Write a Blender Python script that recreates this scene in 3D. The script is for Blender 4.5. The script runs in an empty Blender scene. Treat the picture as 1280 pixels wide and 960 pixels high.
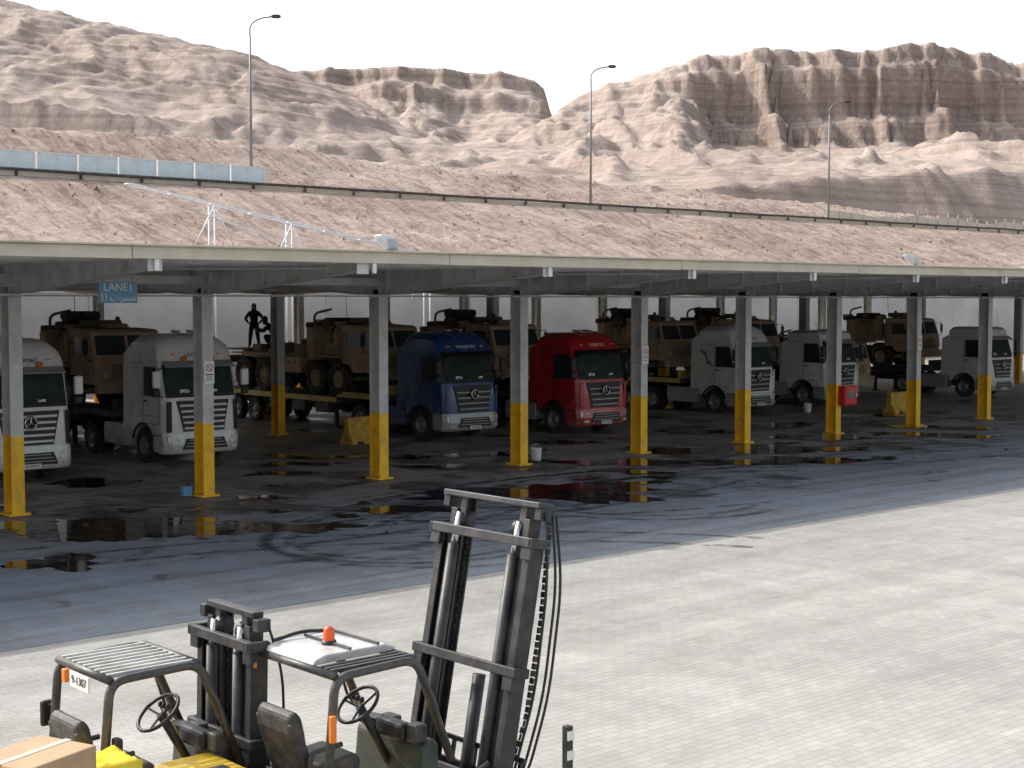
import bpy, math, random
from mathutils import Vector, Matrix, noise, Euler
random.seed(7)
rad=math.radians
scene=bpy.context.scene
scene.view_settings.view_transform='Standard'
scene.view_settings.look='None'
scene.view_settings.exposure=0

# ------------------------------------------------------------ materials
def newmat(name):
    m=bpy.data.materials.new(name); m.use_nodes=True
    nt=m.node_tree; b=nt.nodes['Principled BSDF']
    return m,nt,b
def N(nt,t,**kw):
    n=nt.nodes.new(t)
    for k,v in kw.items(): setattr(n,k,v)
    return n
def ramp(nt,fac,stops):
    r=N(nt,'ShaderNodeValToRGB')
    e=r.color_ramp.elements
    while len(e)<len(stops): e.new(0.5)
    for i,(p,c) in enumerate(stops):
        e[i].position=p; e[i].color=(c[0],c[1],c[2],1) if len(c)==3 else c
    nt.links.new(fac,r.inputs[0]); return r.outputs[0]
def mix(nt,fac,a,b,mode='MIX'):
    n=N(nt,'ShaderNodeMix',data_type='RGBA',blend_type=mode)
    for i,v in ((0,fac),(6,a),(7,b)):
        if hasattr(v,'is_output'): nt.links.new(v,n.inputs[i])
        elif i==0: n.inputs[0].default_value=v
        else: n.inputs[i].default_value=(v[0],v[1],v[2],1)
    return n.outputs[2]
def mth(nt,op,a,b=0.0):
    n=N(nt,'ShaderNodeMath',operation=op)
    for i,v in ((0,a),(1,b)):
        if hasattr(v,'is_output'): nt.links.new(v,n.inputs[i])
        else: n.inputs[i].default_value=v
    return n.outputs[0]
def noisetex(nt,scale,detail=4,rough=.55,vec=None,dist=0):
    n=N(nt,'ShaderNodeTexNoise'); n.inputs['Scale'].default_value=scale
    n.inputs['Detail'].default_value=detail; n.inputs['Roughness'].default_value=rough
    n.inputs['Distortion'].default_value=dist
    if vec is not None: nt.links.new(vec,n.inputs['Vector'])
    return n.outputs['Fac']
def bump(nt,b,h,strength=.3,dist=.05,prev=None):
    n=N(nt,'ShaderNodeBump'); n.inputs['Strength'].default_value=strength; n.inputs['Distance'].default_value=dist
    nt.links.new(h,n.inputs['Height'])
    if prev is not None: nt.links.new(prev,n.inputs['Normal'])
    nt.links.new(n.outputs[0],b.inputs['Normal']); return n.outputs[0]
def pm(name,col,rough=.5,metal=0,var=.2,scale=4,bmp=0,coat=0,dirt=None,dirt_amt=.5):
    m,nt,b=newmat(name)
    tc=N(nt,'ShaderNodeTexCoord').outputs['Object']
    n=noisetex(nt,scale,3,.6,tc)
    lo=[c*(1-var) for c in col]; hi=[min(1,c*(1+var)) for c in col]
    c=ramp(nt,n,[(.3,lo),(.7,hi)])
    if dirt:
        n2=noisetex(nt,scale*.6,5,.7,tc,.4)
        f=ramp(nt,n2,[(.45,(0,0,0)),(.75,(dirt_amt,)*3)])
        c=mix(nt,f,c,dirt)
    nt.links.new(c,b.inputs['Base Color'])
    r=ramp(nt,n,[(.3,(max(0,rough-.08),)*3),(.7,(min(1,rough+.08),)*3)])
    nt.links.new(r,b.inputs['Roughness'])
    b.inputs['Metallic'].default_value=metal
    b.inputs['Coat Weight'].default_value=coat; b.inputs['Coat Roughness'].default_value=.08
    if bmp: bump(nt,b,noisetex(nt,scale*8,3,.6,tc),bmp,.02)
    return m
def paint(name,col,var=.05,amt=.25):
    """vehicle paint with road dust that gathers low down on the body"""
    m=pm(name,col,.3,0,var,2,coat=.5,dirt=DUST,dirt_amt=amt)
    nt=m.node_tree; b=nt.nodes['Principled BSDF']
    src=b.inputs['Base Color'].links[0].from_socket
    geo=N(nt,'ShaderNodeNewGeometry'); sp=N(nt,'ShaderNodeSeparateXYZ'); nt.links.new(geo.outputs['Position'],sp.inputs[0])
    n=noisetex(nt,3,4,.7,geo.outputs['Position'])
    h=mth(nt,'ADD',mth(nt,'MULTIPLY',sp.outputs['Z'],-.7),mth(nt,'MULTIPLY',n,1.6))
    f=ramp(nt,h,[(.0,(0,0,0)),(.55,(.38,)*3)])
    nt.links.new(mix(nt,f,src,(.27,.23,.18)),b.inputs['Base Color'])
    return m
DUST=(.30,.23,.16)
M={}
M['white']=paint('paint_white',(.82,.83,.83),.04,.18)
M['blue']=paint('paint_blue',(.015,.06,.21),.12,.10)
M['red']=paint('paint_red',(.50,.013,.022),.10,.10)
M['stripe']=pm('decal_blue',(.03,.14,.35),.4)
M['black']=pm('plastic_black',(.018,.018,.02),.5,0,.3,6)
M['frame']=pm('chassis_steel',(.05,.048,.045),.65,.2,.3,5,dirt=DUST,dirt_amt=.5)
M['rubber']=pm('tyre_rubber',(.022,.021,.02),.85,0,.3,8,bmp=.2,dirt=DUST,dirt_amt=.4)
M['rim']=pm('wheel_rim',(.35,.35,.35),.45,.5,.2,8,dirt=(.1,.08,.06),dirt_amt=.7)
M['glass']=pm('window_glass',(.035,.05,.055),.06,0,.3,1.5)
M['glass'].node_tree.nodes['Principled BSDF'].inputs['Specular IOR Level'].default_value=.9
M['chrome']=pm('chrome',(.75,.75,.75),.18,.9,.1,5)
M['lamp']=pm('headlamp_lens',(.65,.68,.7),.1,.3,.15,15)
M['amber']=pm('amber_lens',(.8,.22,.02),.25,0,.1,5)
M['orange']=pm('beacon_orange',(.9,.12,.02),.3,0,.1,5)
M['tan']=pm('desert_tan_paint',(.50,.375,.26),.75,0,.15,3,dirt=(.28,.21,.15),dirt_amt=.5)
M['tan2']=pm('desert_tan_dark',(.27,.205,.145),.8,0,.2,3)
M['canvas']=pm('olive_canvas',(.13,.125,.085),.95,0,.2,6,bmp=.4)
M['colgrey']=pm('steel_grey_paint',(.54,.545,.54),.5,.0,.12,3,dirt=(.26,.22,.17),dirt_amt=.5)
M['yellow']=pm('column_yellow',(.92,.52,.02),.5,0,.10,4,dirt=(.16,.11,.05),dirt_amt=.5)
M['roof']=pm('roof_sheet',(.52,.51,.48),.5,.1,.1,1)
M['fascia']=pm('fascia_cream',(.58,.53,.43),.5,0,.08,2,dirt=(.35,.28,.2),dirt_amt=.4)
M['galv']=pm('galvanised_steel',(.42,.43,.44),.4,.3,.15,5)
M['pole']=pm('lamp_pole_steel',(.22,.225,.23),.5,.3,.15,5)
M['wpaint']=pm('white_steel',(.75,.76,.77),.5,0,.08,5)
M['fkgrey']=pm('mast_steel',(.040,.040,.043),.5,.3,.35,7,bmp=.1,dirt=(.13,.115,.10),dirt_amt=.6)
M['fkguard']=pm('guard_steel',(.055,.055,.057),.45,.2,.3,8,dirt=(.2,.17,.13),dirt_amt=.5)
M['fkyellow']=pm('forklift_yellow',(.78,.52,.04),.45,0,.12,5,dirt=(.12,.09,.05),dirt_amt=.6)
M['fkgreen']=pm('forklift_green',(.045,.06,.05),.5,0,.15,5,dirt=(.12,.1,.07),dirt_amt=.6)
M['silver']=pm('silver_sheet',(.55,.55,.54),.4,.2,.12,5,dirt=(.2,.18,.16),dirt_amt=.7)
M['seat']=pm('seat_vinyl',(.035,.035,.037),.6,0,.3,10,bmp=.1,dirt=DUST,dirt_amt=.35)
M['card']=pm('cardboard',(.44,.30,.18),.85,0,.12,5,dirt=(.3,.2,.12),dirt_amt=.5)
M['tarp']=pm('yellow_tarp',(.80,.60,.03),.5,0,.1,4,bmp=.3)
M['cloth_dark']=pm('cloth_dark',(.02,.02,.022),.9,0,.3,15,bmp=.2)
M['cloth_olive']=pm('cloth_olive',(.045,.04,.03),.9,0,.3,15,bmp=.2)
M['skin']=pm('skin',(.35,.2,.13),.6,0,.1,10)
M['signw']=pm('sign_white',(.78,.78,.76),.5,0,.05,5)
M['signb']=pm('sign_blue',(.12,.32,.50),.5,0,.12,5,dirt=(.4,.4,.38),dirt_amt=.3)
M['signr']=pm('sign_red',(.55,.02,.02),.5,0,.1,5)
M['barrier']=pm('barrier_yellow',(.66,.40,.07),.8,0,.2,6,bmp=.2,dirt=(.15,.1,.06),dirt_amt=.7)
M['panel']=pm('pale_blue_panel',(.58,.70,.74),.3,0,.10,.8,dirt=(.6,.57,.52),dirt_amt=.4)
M['deck']=pm('trailer_deck',(.12,.10,.08),.85,0,.3,3,bmp=.3)
M['trail_y']=pm('trailer_yellow',(.64,.50,.14),.6,0,.2,4,dirt=(.2,.14,.08),dirt_amt=.6)

def mat_rock():
    m,nt,b=newmat('desert_rock')
    geo=N(nt,'ShaderNodeNewGeometry'); pos=geo.outputs['Position']
    sx=N(nt,'ShaderNodeSeparateXYZ'); nt.links.new(geo.outputs['Normal'],sx.inputs[0])
    sp=N(nt,'ShaderNodeSeparateXYZ'); nt.links.new(pos,sp.inputs[0])
    n1=noisetex(nt,.03,5,.65,pos)
    n2=noisetex(nt,.45,6,.75,pos)
    st=mth(nt,'ADD',sx.outputs['Z'],mth(nt,'MULTIPLY',mth(nt,'SUBTRACT',n2,.5),.35))
    steep=ramp(nt,st,[(.50,(1,1,1)),(.86,(0,0,0))])
    sand=ramp(nt,n1,[(.3,(.375,.305,.262)),(.5,(.44,.365,.318)),(.72,(.50,.425,.375))])
    rock=ramp(nt,n2,[(.3,(.28,.22,.19)),(.5,(.375,.30,.258)),(.7,(.46,.38,.33))])
    c=mix(nt,steep,sand,rock)
    # thin near-horizontal beds
    zz=mth(nt,'ADD',mth(nt,'MULTIPLY',sp.outputs['Z'],.55),mth(nt,'MULTIPLY',n1,1.1))
    cx=N(nt,'ShaderNodeCombineXYZ'); nt.links.new(zz,cx.inputs[2])
    ns=noisetex(nt,1.0,5,.8,cx.outputs[0])
    band=ramp(nt,ns,[(.40,(.74,.72,.705)),(.54,(1.06,1.05,1.04))])
    c=mix(nt,.9,c,band,'MULTIPLY')
    n3=noisetex(nt,.011,4,.6,pos)
    c=mix(nt,.8,c,ramp(nt,n3,[(.36,(.78,.75,.74)),(.52,(1,1,1))]),'MULTIPLY')
    nt.links.new(c,b.inputs['Base Color']); b.inputs['Roughness'].default_value=.95
    b.inputs['Specular IOR Level'].default_value=.1
    bump(nt,b,n2,.7,1.2)
    return m
def mat_bank():
    m,nt,b=newmat('graded_earth')
    geo=N(nt,'ShaderNodeNewGeometry'); pos=geo.outputs['Position']
    n1=noisetex(nt,.05,5,.65,pos); n2=noisetex(nt,.9,6,.75,pos)
    c=ramp(nt,n1,[(.3,(.37,.285,.24)),(.5,(.435,.345,.295)),(.7,(.50,.41,.355))])
    c=mix(nt,.85,c,ramp(nt,n2,[(.36,(.64,.60,.58)),(.5,(1,1,1)),(.7,(1.1,1.09,1.08))]),'MULTIPLY')
    mp=N(nt,'ShaderNodeMapping'); mp.inputs['Rotation'].default_value=(0,0,rad(-38)); mp.inputs['Scale'].default_value=(1.5,.10,.3); nt.links.new(pos,mp.inputs[0])
    n7=noisetex(nt,.8,5,.65,mp.outputs[0],.5)
    c=mix(nt,.8,c,ramp(nt,n7,[(.38,(.62,.58,.56)),(.52,(1,1,1)),(.7,(1.08,1.07,1.06))]),'MULTIPLY')
    nt.links.new(c,b.inputs['Base Color']); b.inputs['Roughness'].default_value=.95
    b.inputs['Specular IOR Level'].default_value=.1
    p=bump(nt,b,n7,.8,.6)
    bump(nt,b,n2,.9,.4,p)
    return m
def mat_pave(name,c0,c1,damp_and_shade=False):
    m,nt,b=newmat(name)
    geo=N(nt,'ShaderNodeNewGeometry'); pos=geo.outputs['Position']
    br=N(nt,'ShaderNodeTexBrick'); nt.links.new(pos,br.inputs['Vector'])
    br.inputs['Scale'].default_value=1; br.inputs['Brick Width'].default_value=.24; br.inputs['Row Height'].default_value=.12
    br.inputs['Mortar Size'].default_value=.006; br.inputs['Mortar Smooth'].default_value=.5
    br.inputs['Color1'].default_value=(*c0,1); br.inputs['Color2'].default_value=(*c1,1)
    br.inputs['Mortar'].default_value=(c0[0]*.62,c0[1]*.61,c0[2]*.59,1)
    n1=noisetex(nt,.16,6,.65,pos); n2=noisetex(nt,1.7,4,.7,pos)
    c=br.outputs['Color']
    mp=N(nt,'ShaderNodeMapping'); mp.inputs['Scale'].default_value=(.06,1.1,1); mp.inputs['Rotation'].default_value=(0,0,rad(4)); nt.links.new(pos,mp.inputs[0])
    n4=noisetex(nt,1.0,4,.6,mp.outputs[0])
    mp2=N(nt,'ShaderNodeMapping'); mp2.inputs['Scale'].default_value=(.9,.05,1); nt.links.new(pos,mp2.inputs[0])
    n6=noisetex(nt,1.0,4,.6,mp2.outputs[0])
    c=mix(nt,.9,c,ramp(nt,n4,[(.3,(.82,.815,.81)),(.65,(1.06,1.06,1.06))]),'MULTIPLY')
    c=mix(nt,.8,c,ramp(nt,n6,[(.3,(.85,.845,.84)),(.65,(1.05,1.05,1.05))]),'MULTIPLY')
    c=mix(nt,.8,c,ramp(nt,n1,[(.3,(.80,.79,.78)),(.6,(1.04,1.04,1.03))]),'MULTIPLY')
    c=mix(nt,.6,c,ramp(nt,n2,[(.3,(.80,.79,.78)),(.55,(1,1,1))]),'MULTIPLY')
    if damp_and_shade:
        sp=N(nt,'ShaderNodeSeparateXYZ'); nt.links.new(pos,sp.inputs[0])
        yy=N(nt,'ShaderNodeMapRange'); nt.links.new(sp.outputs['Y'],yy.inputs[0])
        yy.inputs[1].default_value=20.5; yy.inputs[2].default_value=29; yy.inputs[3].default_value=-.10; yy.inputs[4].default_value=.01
        warm_lift=N(nt,'ShaderNodeMapRange'); nt.links.new(sp.outputs['Y'],warm_lift.inputs[0])
        warm_lift.inputs[1].default_value=25; warm_lift.inputs[2].default_value=34
        c=mix(nt,warm_lift.outputs[0],c,mix(nt,1,c,(1.95,1.62,1.32),'MULTIPLY'))  # colour painted lighter and warmer deep under the roof to lift the shade
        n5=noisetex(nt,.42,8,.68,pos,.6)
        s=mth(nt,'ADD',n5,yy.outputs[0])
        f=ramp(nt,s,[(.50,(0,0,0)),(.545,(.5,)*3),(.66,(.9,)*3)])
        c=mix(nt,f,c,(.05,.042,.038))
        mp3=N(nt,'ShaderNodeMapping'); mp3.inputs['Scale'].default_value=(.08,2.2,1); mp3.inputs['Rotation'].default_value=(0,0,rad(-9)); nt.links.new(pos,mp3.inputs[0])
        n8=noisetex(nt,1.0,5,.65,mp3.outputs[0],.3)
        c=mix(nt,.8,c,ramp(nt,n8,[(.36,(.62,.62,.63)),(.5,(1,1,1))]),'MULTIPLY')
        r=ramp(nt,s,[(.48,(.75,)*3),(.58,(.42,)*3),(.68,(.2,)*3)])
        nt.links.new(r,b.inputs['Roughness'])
    else:
        n5=noisetex(nt,.5,6,.7,pos,.5)
        c=mix(nt,ramp(nt,n5,[(.60,(0,0,0)),(.75,(.3,)*3)]),c,(.2,.18,.155))
        b.inputs['Roughness'].default_value=.85
    nt.links.new(c,b.inputs['Base Color'])
    b.inputs['Specular IOR Level'].default_value=.3
    return m
def mat_concrete():
    m,nt,b=newmat('concrete_wall_mat')
    geo=N(nt,'ShaderNodeNewGeometry'); pos=geo.outputs['Position']
    mp=N(nt,'ShaderNodeMapping'); mp.inputs['Scale'].default_value=(.35,1,.5); nt.links.new(pos,mp.inputs[0])
    n=noisetex(nt,.9,6,.7,mp.outputs[0]); n2=noisetex(nt,.12,4,.6,pos)
    c=mix(nt,.8,ramp(nt,n2,[(.3,(.44,.435,.42)),(.7,(.55,.545,.53))]),ramp(nt,n,[(.35,(.78,.77,.75)),(.6,(1,1,1))]),'MULTIPLY')
    nt.links.new(c,b.inputs['Base Color']); b.inputs['Roughness'].default_value=.9
    return m
M['rock']=mat_rock(); M['bank']=mat_bank()
M['pl']=mat_pave('light_block_paving',(.395,.39,.365),(.35,.345,.325))
M['pd']=mat_pave('shade_toned_paving',(.235,.26,.295),(.20,.225,.26),True)  # canopy shade painted into the blocks as a darker, bluer tone
M['conc']=mat_concrete()
m,nt,b=newmat('water_film'); b.inputs['Base Color'].default_value=(.018,.014,.013,1); b.inputs['Roughness'].default_value=.05
gp=N(nt,'ShaderNodeNewGeometry').outputs['Position']
nt.links.new(ramp(nt,noisetex(nt,1.6,4,.6,gp),[(.42,(.035,)*3),(.62,(.16,)*3)]),b.inputs['Roughness'])
bump(nt,b,noisetex(nt,5,3,.5,gp),.06,.01); M['water']=m
m,nt,b=newmat('tyre_mark'); b.inputs['Base Color'].default_value=(.035,.035,.036,1); b.inputs['Roughness'].default_value=.7
nt.links.new(ramp(nt,noisetex(nt,2.2,4,.7,N(nt,'ShaderNodeNewGeometry').outputs['Position']),[(.38,(0,0,0)),(.7,(.7,)*3)]),b.inputs['Alpha']); M['mark']=m

# ------------------------------------------------------------ mesh helpers
def link(o,parent=None):
    scene.collection.objects.link(o)
    if parent: o.parent=parent
    return o
def root(name,loc=(0,0,0),rz=0):
    e=bpy.data.objects.new(name,None); e.location=loc; e.rotation_euler=(0,0,rz); e.empty_display_size=.3
    return link(e)
def mobj(name,verts,faces,mat,parent=None,smooth=False,bevel=0,segs=2):
    me=bpy.data.meshes.new(name); me.from_pydata([tuple(v) for v in verts],[],faces); me.update()
    me.materials.append(M[mat] if isinstance(mat,str) else mat)
    if smooth:
        me.polygons.foreach_set('use_smooth',[True]*len(me.polygons))
    o=bpy.data.objects.new(name,me); link(o,parent)
    if bevel:
        bv=o.modifiers.new('b','BEVEL'); bv.width=bevel; bv.segments=segs; bv.limit_method='ANGLE'; bv.angle_limit=rad(28)
    return o
BF=[(0,3,2,1),(4,5,6,7),(0,1,5,4),(1,2,6,5),(2,3,7,6),(3,0,4,7)]
def boxv(c,s,R=None):
    v=[]
    for dz in(-.5,.5):
        for dx,dy in((-.5,-.5),(.5,-.5),(.5,.5),(-.5,.5)):
            p=Vector((dx*s[0],dy*s[1],dz*s[2]))
            if R is not None: p=R@p
            v.append(p+Vector(c))
    return v
def box(p,name,c,s,mat,bevel=0,rot=None,segs=2):
    R=Euler(rot).to_matrix() if rot else None
    return mobj(name,boxv(c,s,R),BF,mat,p,bevel=bevel,segs=segs)
def boxes(p,name,lst,mat,bevel=0):
    V=[];F=[]
    for it in lst:
        R=Euler(it[2]).to_matrix() if len(it)>2 else None
        n=len(V); V+=boxv(it[0],it[1],R); F+=[tuple(i+n for i in f) for f in BF]
    return mobj(name,V,F,mat,p,bevel=bevel)
def prism(p,name,prof,x0,x1,mat,bevel=0,segs=3,inset=None):
    n=len(prof)
    def xs(x,q):
        return x*(inset(q) if inset else 1)
    V=[(xs(x0,q),q[0],q[1]) for q in prof]+[(xs(x1,q),q[0],q[1]) for q in prof]
    F=[tuple(range(n)),tuple(range(2*n-1,n-1,-1))]
    for i in range(n):
        j=(i+1)%n; F.append((i,i+n,j+n,j))
    o=mobj(name,V,F,mat,p,bevel=bevel,segs=segs)
    import bmesh
    bm=bmesh.new(); bm.from_mesh(o.data); bmesh.ops.recalc_face_normals(bm,faces=bm.faces); bm.to_mesh(o.data); bm.free()
    return o
def frames(pts):
    T=[]
    for i in range(len(pts)):
        a=pts[max(0,i-1)]; b2=pts[min(len(pts)-1,i+1)]
        T.append((b2-a).normalized())
    up=Vector((0,0,1)) if abs(T[0].z)<.9 else Vector((1,0,0))
    u=(up-T[0]*up.dot(T[0])).normalized(); out=[]
    for t in T:
        u=(u-t*u.dot(t)).normalized(); out.append((t,u,t.cross(u)))
    return out
def tubev(pts,r,segs=8,V=None,F=None):
    pts=[Vector(q) for q in pts]; fr=frames(pts); n0=len(V)
    for i,(q,(t,u,w)) in enumerate(zip(pts,fr)):
        rr=r[i] if isinstance(r,(list,tuple)) else r
        for k in range(segs):
            a=2*math.pi*k/segs+math.pi/segs; V.append(q+u*math.cos(a)*rr+w*math.sin(a)*rr)
    for i in range(len(pts)-1):
        for k in range(segs):
            k2=(k+1)%segs; F.append((n0+i*segs+k,n0+i*segs+k2,n0+(i+1)*segs+k2,n0+(i+1)*segs+k))
    F.append(tuple(n0+k for k in range(segs-1,-1,-1))); F.append(tuple(n0+(len(pts)-1)*segs+k for k in range(segs)))
def tube(p,name,pts,r,mat,segs=8,smooth=True):
    V=[];F=[]; tubev(pts,r,segs,V,F)
    return mobj(name,V,F,mat,p,smooth=smooth and segs>5)
def tubes(p,name,lst,r,mat,segs=6):
    V=[];F=[]
    for q in lst: tubev(q,r,segs,V,F)
    return mobj(name,V,F,mat,p,smooth=segs>5)
def rounded(pts,r=.1,n=5):
    pts=[Vector(q) for q in pts]; out=[pts[0]]
    for i in range(1,len(pts)-1):
        a,b2,c=pts[i-1],pts[i],pts[i+1]
        d1=(a-b2); d2=(c-b2); rr=min(r,d1.length*.45,d2.length*.45)
        s=b2+d1.normalized()*rr; e=b2+d2.normalized()*rr
        for k in range(n+1):
            t=k/n; out.append(s*(1-t)**2+b2*2*t*(1-t)+e*t*t)
    out.append(pts[-1]); return out
def lathe(p,name,c,prof,mat,segs=28,axis='x',smooth=True):
    V=[];F=[]; n=len(prof)
    for k in range(segs):
        a=2*math.pi*k/segs
        for (h,r) in prof:
            if axis=='x': V.append((c[0]+h,c[1]+r*math.cos(a),c[2]+r*math.sin(a)))
            elif axis=='z': V.append((c[0]+r*math.cos(a),c[1]+r*math.sin(a),c[2]+h))
            else: V.append((c[0]+r*math.cos(a),c[1]+h,c[2]+r*math.sin(a)))
    for k in range(segs):
        k2=(k+1)%segs
        for i in range(n-1): F.append((k*n+i,k*n+i+1,k2*n+i+1,k2*n+i))
    o=mobj(name,V,F,mat,p,smooth=smooth)
    return o
def wheel(p,c,r,w,rimr=None,side=-1,mat='rim'):
    rimr=rimr or r*.55; s=side
    prof=[(w*.42*s,rimr),(w*.5*s,rimr+.05*r),(w*.5*s,r*.86),(w*.42*s,r*.97),(w*.25*s,r),(-w*.25*s,r),(-w*.42*s,r*.97),(-w*.5*s,r*.86),(-w*.5*s,rimr)]
    lathe(p,'tyre',c,prof,'rubber')
    prof=[(w*.43*s,rimr),(w*.40*s,rimr*.93),(w*.12*s,rimr*.8),(w*.10*s,rimr*.5),(w*.30*s,rimr*.42),(w*.36*s,rimr*.3),(w*.38*s,.001)]
    lathe(p,'rim',c,prof,mat,20)
    V=[];F=[]
    for k in range(30):
        a=2*math.pi*k/30; cc=(c[0],c[1]+(r+.002)*math.cos(a),c[2]+(r+.002)*math.sin(a))
        n=len(V); V+=boxv(cc,(w*.8,.05*r*2,.025),Euler((a-math.pi/2,0,0)).to_matrix()); F+=[tuple(i+n for i in f) for f in BF]
    mobj('tread',V,F,'rubber',p)
def text(p,name,s,size,loc,rot,mat,ext=.002):
    cu=bpy.data.curves.new(name,'FONT'); cu.body=s; cu.size=size; cu.align_x='CENTER'; cu.align_y='CENTER'; cu.extrude=ext
    cu.materials.append(M[mat]); o=bpy.data.objects.new(name,cu); o.location=loc; o.rotation_euler=rot; return link(o,p)

# ------------------------------------------------------------ ground
def sheet(name,x0,x1,y0,y1,z,mat):
    return mobj(name,[(x0,y0,z),(x1,y0,z),(x1,y1,z),(x0,y1,z)],[(0,1,2,3)],mat)
sheet('ground',-3000,3000,-3000,3000,-.03,'bank')
sheet('light_paving',-60,220,-60,19.6,0.0,'pl')
sheet('canopy_shade_paving',-60,220,19.6,70,0.004,'pd')  # starts at the canopy's shadow edge, shade deepened by its colour
def puddle(i,x,y,rx,ry,ang,rough=.35):
    V=[(x,y,.008+.0008*i)];n=120;ca,sa=math.cos(ang),math.sin(ang)
    for k in range(n):
        a=2*math.pi*k/n
        q=Vector((math.cos(a)*1.1+i*7.1,math.sin(a)*1.1,i*3.3))
        r=1+rough*1.5*noise.noise(q)+rough*.8*noise.noise(q*2.6)+rough*.30*noise.noise(q*6)+rough*.10*noise.noise(q*14)
        r=max(.35,r)
        u=rx*r*math.cos(a); v=ry*r*math.sin(a)
        V.append((x+u*ca-v*sa,y+u*sa+v*ca,.008+.0008*i))
    mobj('puddle',V,[(0,k+1,(k+1)%n+1) for k in range(n)],'water')
ang=math.atan2(-.664,.748)
PD=[(14.2,28.6,1.9,1.6),(15.9,27.3,1.5,1.0),(17.1,26.4,1.5,.75),(13.3,29.6,1.2,.8),(11.6,25.8,1.0,.7),(12.9,30.4,1.0,.6),
(25.3,26.7,2.6,1.5),(23.0,27.7,1.2,.6),(27.0,27.0,1.5,.8),(20.6,27.0,1.2,.6),
(35.8,27.3,2.0,1.1),(33.9,28.4,1.4,.6),(37.1,30.6,2.6,1.3),(31.5,30.6,1.8,.9),(42.4,31.4,2.2,1.1),(46.3,29.1,2.0,.9),(49.5,30.8,2.2,.9),
(25.3,38.1,1.3,.8),(26.8,33.2,.9,.5),(17.6,36.3,1.2,.8),(22.2,35.0,.9,.5),(24.1,36.5,1.2,.5),(27.3,36,1.0,.6),(29.4,35.2,1.4,.6),(34.7,35.8,1.4,.7),(41,35.6,1.6,.8),(45.6,35.6,2,.9),(52,36,2,.9),(39.4,28.6,1.2,.5),(19.2,30.8,.8,.3),(30,28.4,1.2,.4)]
for k in range(44): PD.append((random.uniform(12,60),random.uniform(25.5,37.5),random.uniform(.12,.6),random.uniform(.08,.3)))
for i,(x,y,a,b2) in enumerate(PD): puddle(i,x,y,a*.9,b2*.95,ang+random.uniform(-.5,.5),.55)
V=[];F=[]
def arcstrip(cx,cy,r,w,a0,a1,z):
    n=40;s=len(V)
    for k in range(n+1):
        a=a0+(a1-a0)*k/n
        for q in (r,r+w): V.append((cx+q*math.cos(a),cy+q*math.sin(a),z))
    for k in range(n): F.append((s+2*k,s+2*k+1,s+2*k+3,s+2*k+2))
AR=[(18.2,23.6,2.3,0,5.4),(18.2,23.6,2.75,.3,5.0),(18.6,23.4,3.3,1,4.6),(11,12,13,.5,1.5),(11,12,14.2,.5,1.5),(30,40,16,3.6,4.6),(30,40,17.8,3.6,4.6),(44,44,18,3.7,4.7),(44,44,19.9,3.7,4.7),(26,24.5,2.6,2,5.2),(26,24.5,3.2,2.1,5.0)]
for k in range(9):
    cx=random.uniform(8,45); r_=random.uniform(9,22); cy=27+r_*random.choice((-.96,.96)); a_=(1.57 if cy<27 else 4.71)+random.uniform(-.3,.3)
    for q in (0,1.9): AR.append((cx,cy,r_+q,a_-.35,a_+.35))
for j,(cx,cy,r,a0,a1) in enumerate(AR): arcstrip(cx,cy,r,.24,a0,a1,.0048+.0001*j)
mobj('tyre_marks',V,F,'mark')

# ------------------------------------------------------------ terrain
def interp(t,tab):
    if t<=tab[0][0]: return tab[0][1]
    for (a,va),(b2,vb) in zip(tab,tab[1:]):
        if t<=b2: return va+(vb-va)*(t-a)/(b2-a)
    return tab[-1][1]
def grid(name,nx,ny,fn,mat,smooth=True):
    V=[];F=[]
    for j in range(ny):
        for i in range(nx): V.append(fn(i,j))
    for j in range(ny-1):
        for i in range(nx-1):
            a=j*nx+i; F.append((a,a+1,a+nx+1,a+nx))
    return mobj(name,V,F,mat,smooth=smooth)
def rid(q,o=4,g=.5):
    s=0;a=1;f=1;t=0
    for k in range(o):
        s+=a*(1-abs(noise.noise(q*f+Vector((k*3.7,k*1.3,k)))) *2.2); t+=a; a*=g; f*=2.07
    return s/t
def sst(x): x=max(0,min(1,x)); return x*x*(3-2*x)
def bankz(X,Y):
    zc=23.7-(X-64)*.0198
    prof=[(75,-.2),(79,1.2),(100,8.2),(125,15.5),(126.5,15.8),(134,15.9),(136,16.3),(155,zc),(163,zc+.6),(180,zc-1),(205,15)]
    z=interp(Y,prof)
    a=.06+.94*sst(max((125-Y)/4,(Y-134)/3))
    k=min(1,max(0,(Y-76)/6))
    q=Vector((X,Y,0))
    rill=rid(Vector((X*.30+Y*.22,Y*.035,2)),3,.55)
    z+=a*k*(.8*noise.fractal(q*.06,1,2,3)-.8*(rill-.5)+.3*noise.fractal(q*.45,.9,2,3))
    if Y>138: z+=1.2*noise.fractal(q*.03+Vector((9,2,1)),1,2,3)
    return z
grid('embankment',500,130,lambda i,j:(-70+i*1.0,75+j*1.0,bankz(-70+i*1.0,75+j*1.0)),'bank')
V=[];F=[]
OC=[(0,2,4),(2,1,4),(1,3,4),(3,0,4),(2,0,5),(1,2,5),(3,1,5),(0,3,5)]
for k in range(2200):
    X=random.uniform(20,300); Y=random.choice((random.uniform(80,126),random.uniform(136,170)))
    s=random.uniform(.07,.2)*(1 if random.random()<.95 else 1.8); z=bankz(X,Y)
    n=len(V); rr=random.uniform(0,3)
    for d in ((1,0,0),(-1,0,0),(0,1,0),(0,-1,0),(0,0,.8),(0,0,-.8)):
        v=Euler((rr,rr*.7,rr*1.3)).to_matrix()@Vector(d)*s*random.uniform(.7,1.3); V.append((X+v.x,Y+v.y,z+v.z+s*.1))
    F+=[tuple(i+n for i in f) for f in OC]
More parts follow.
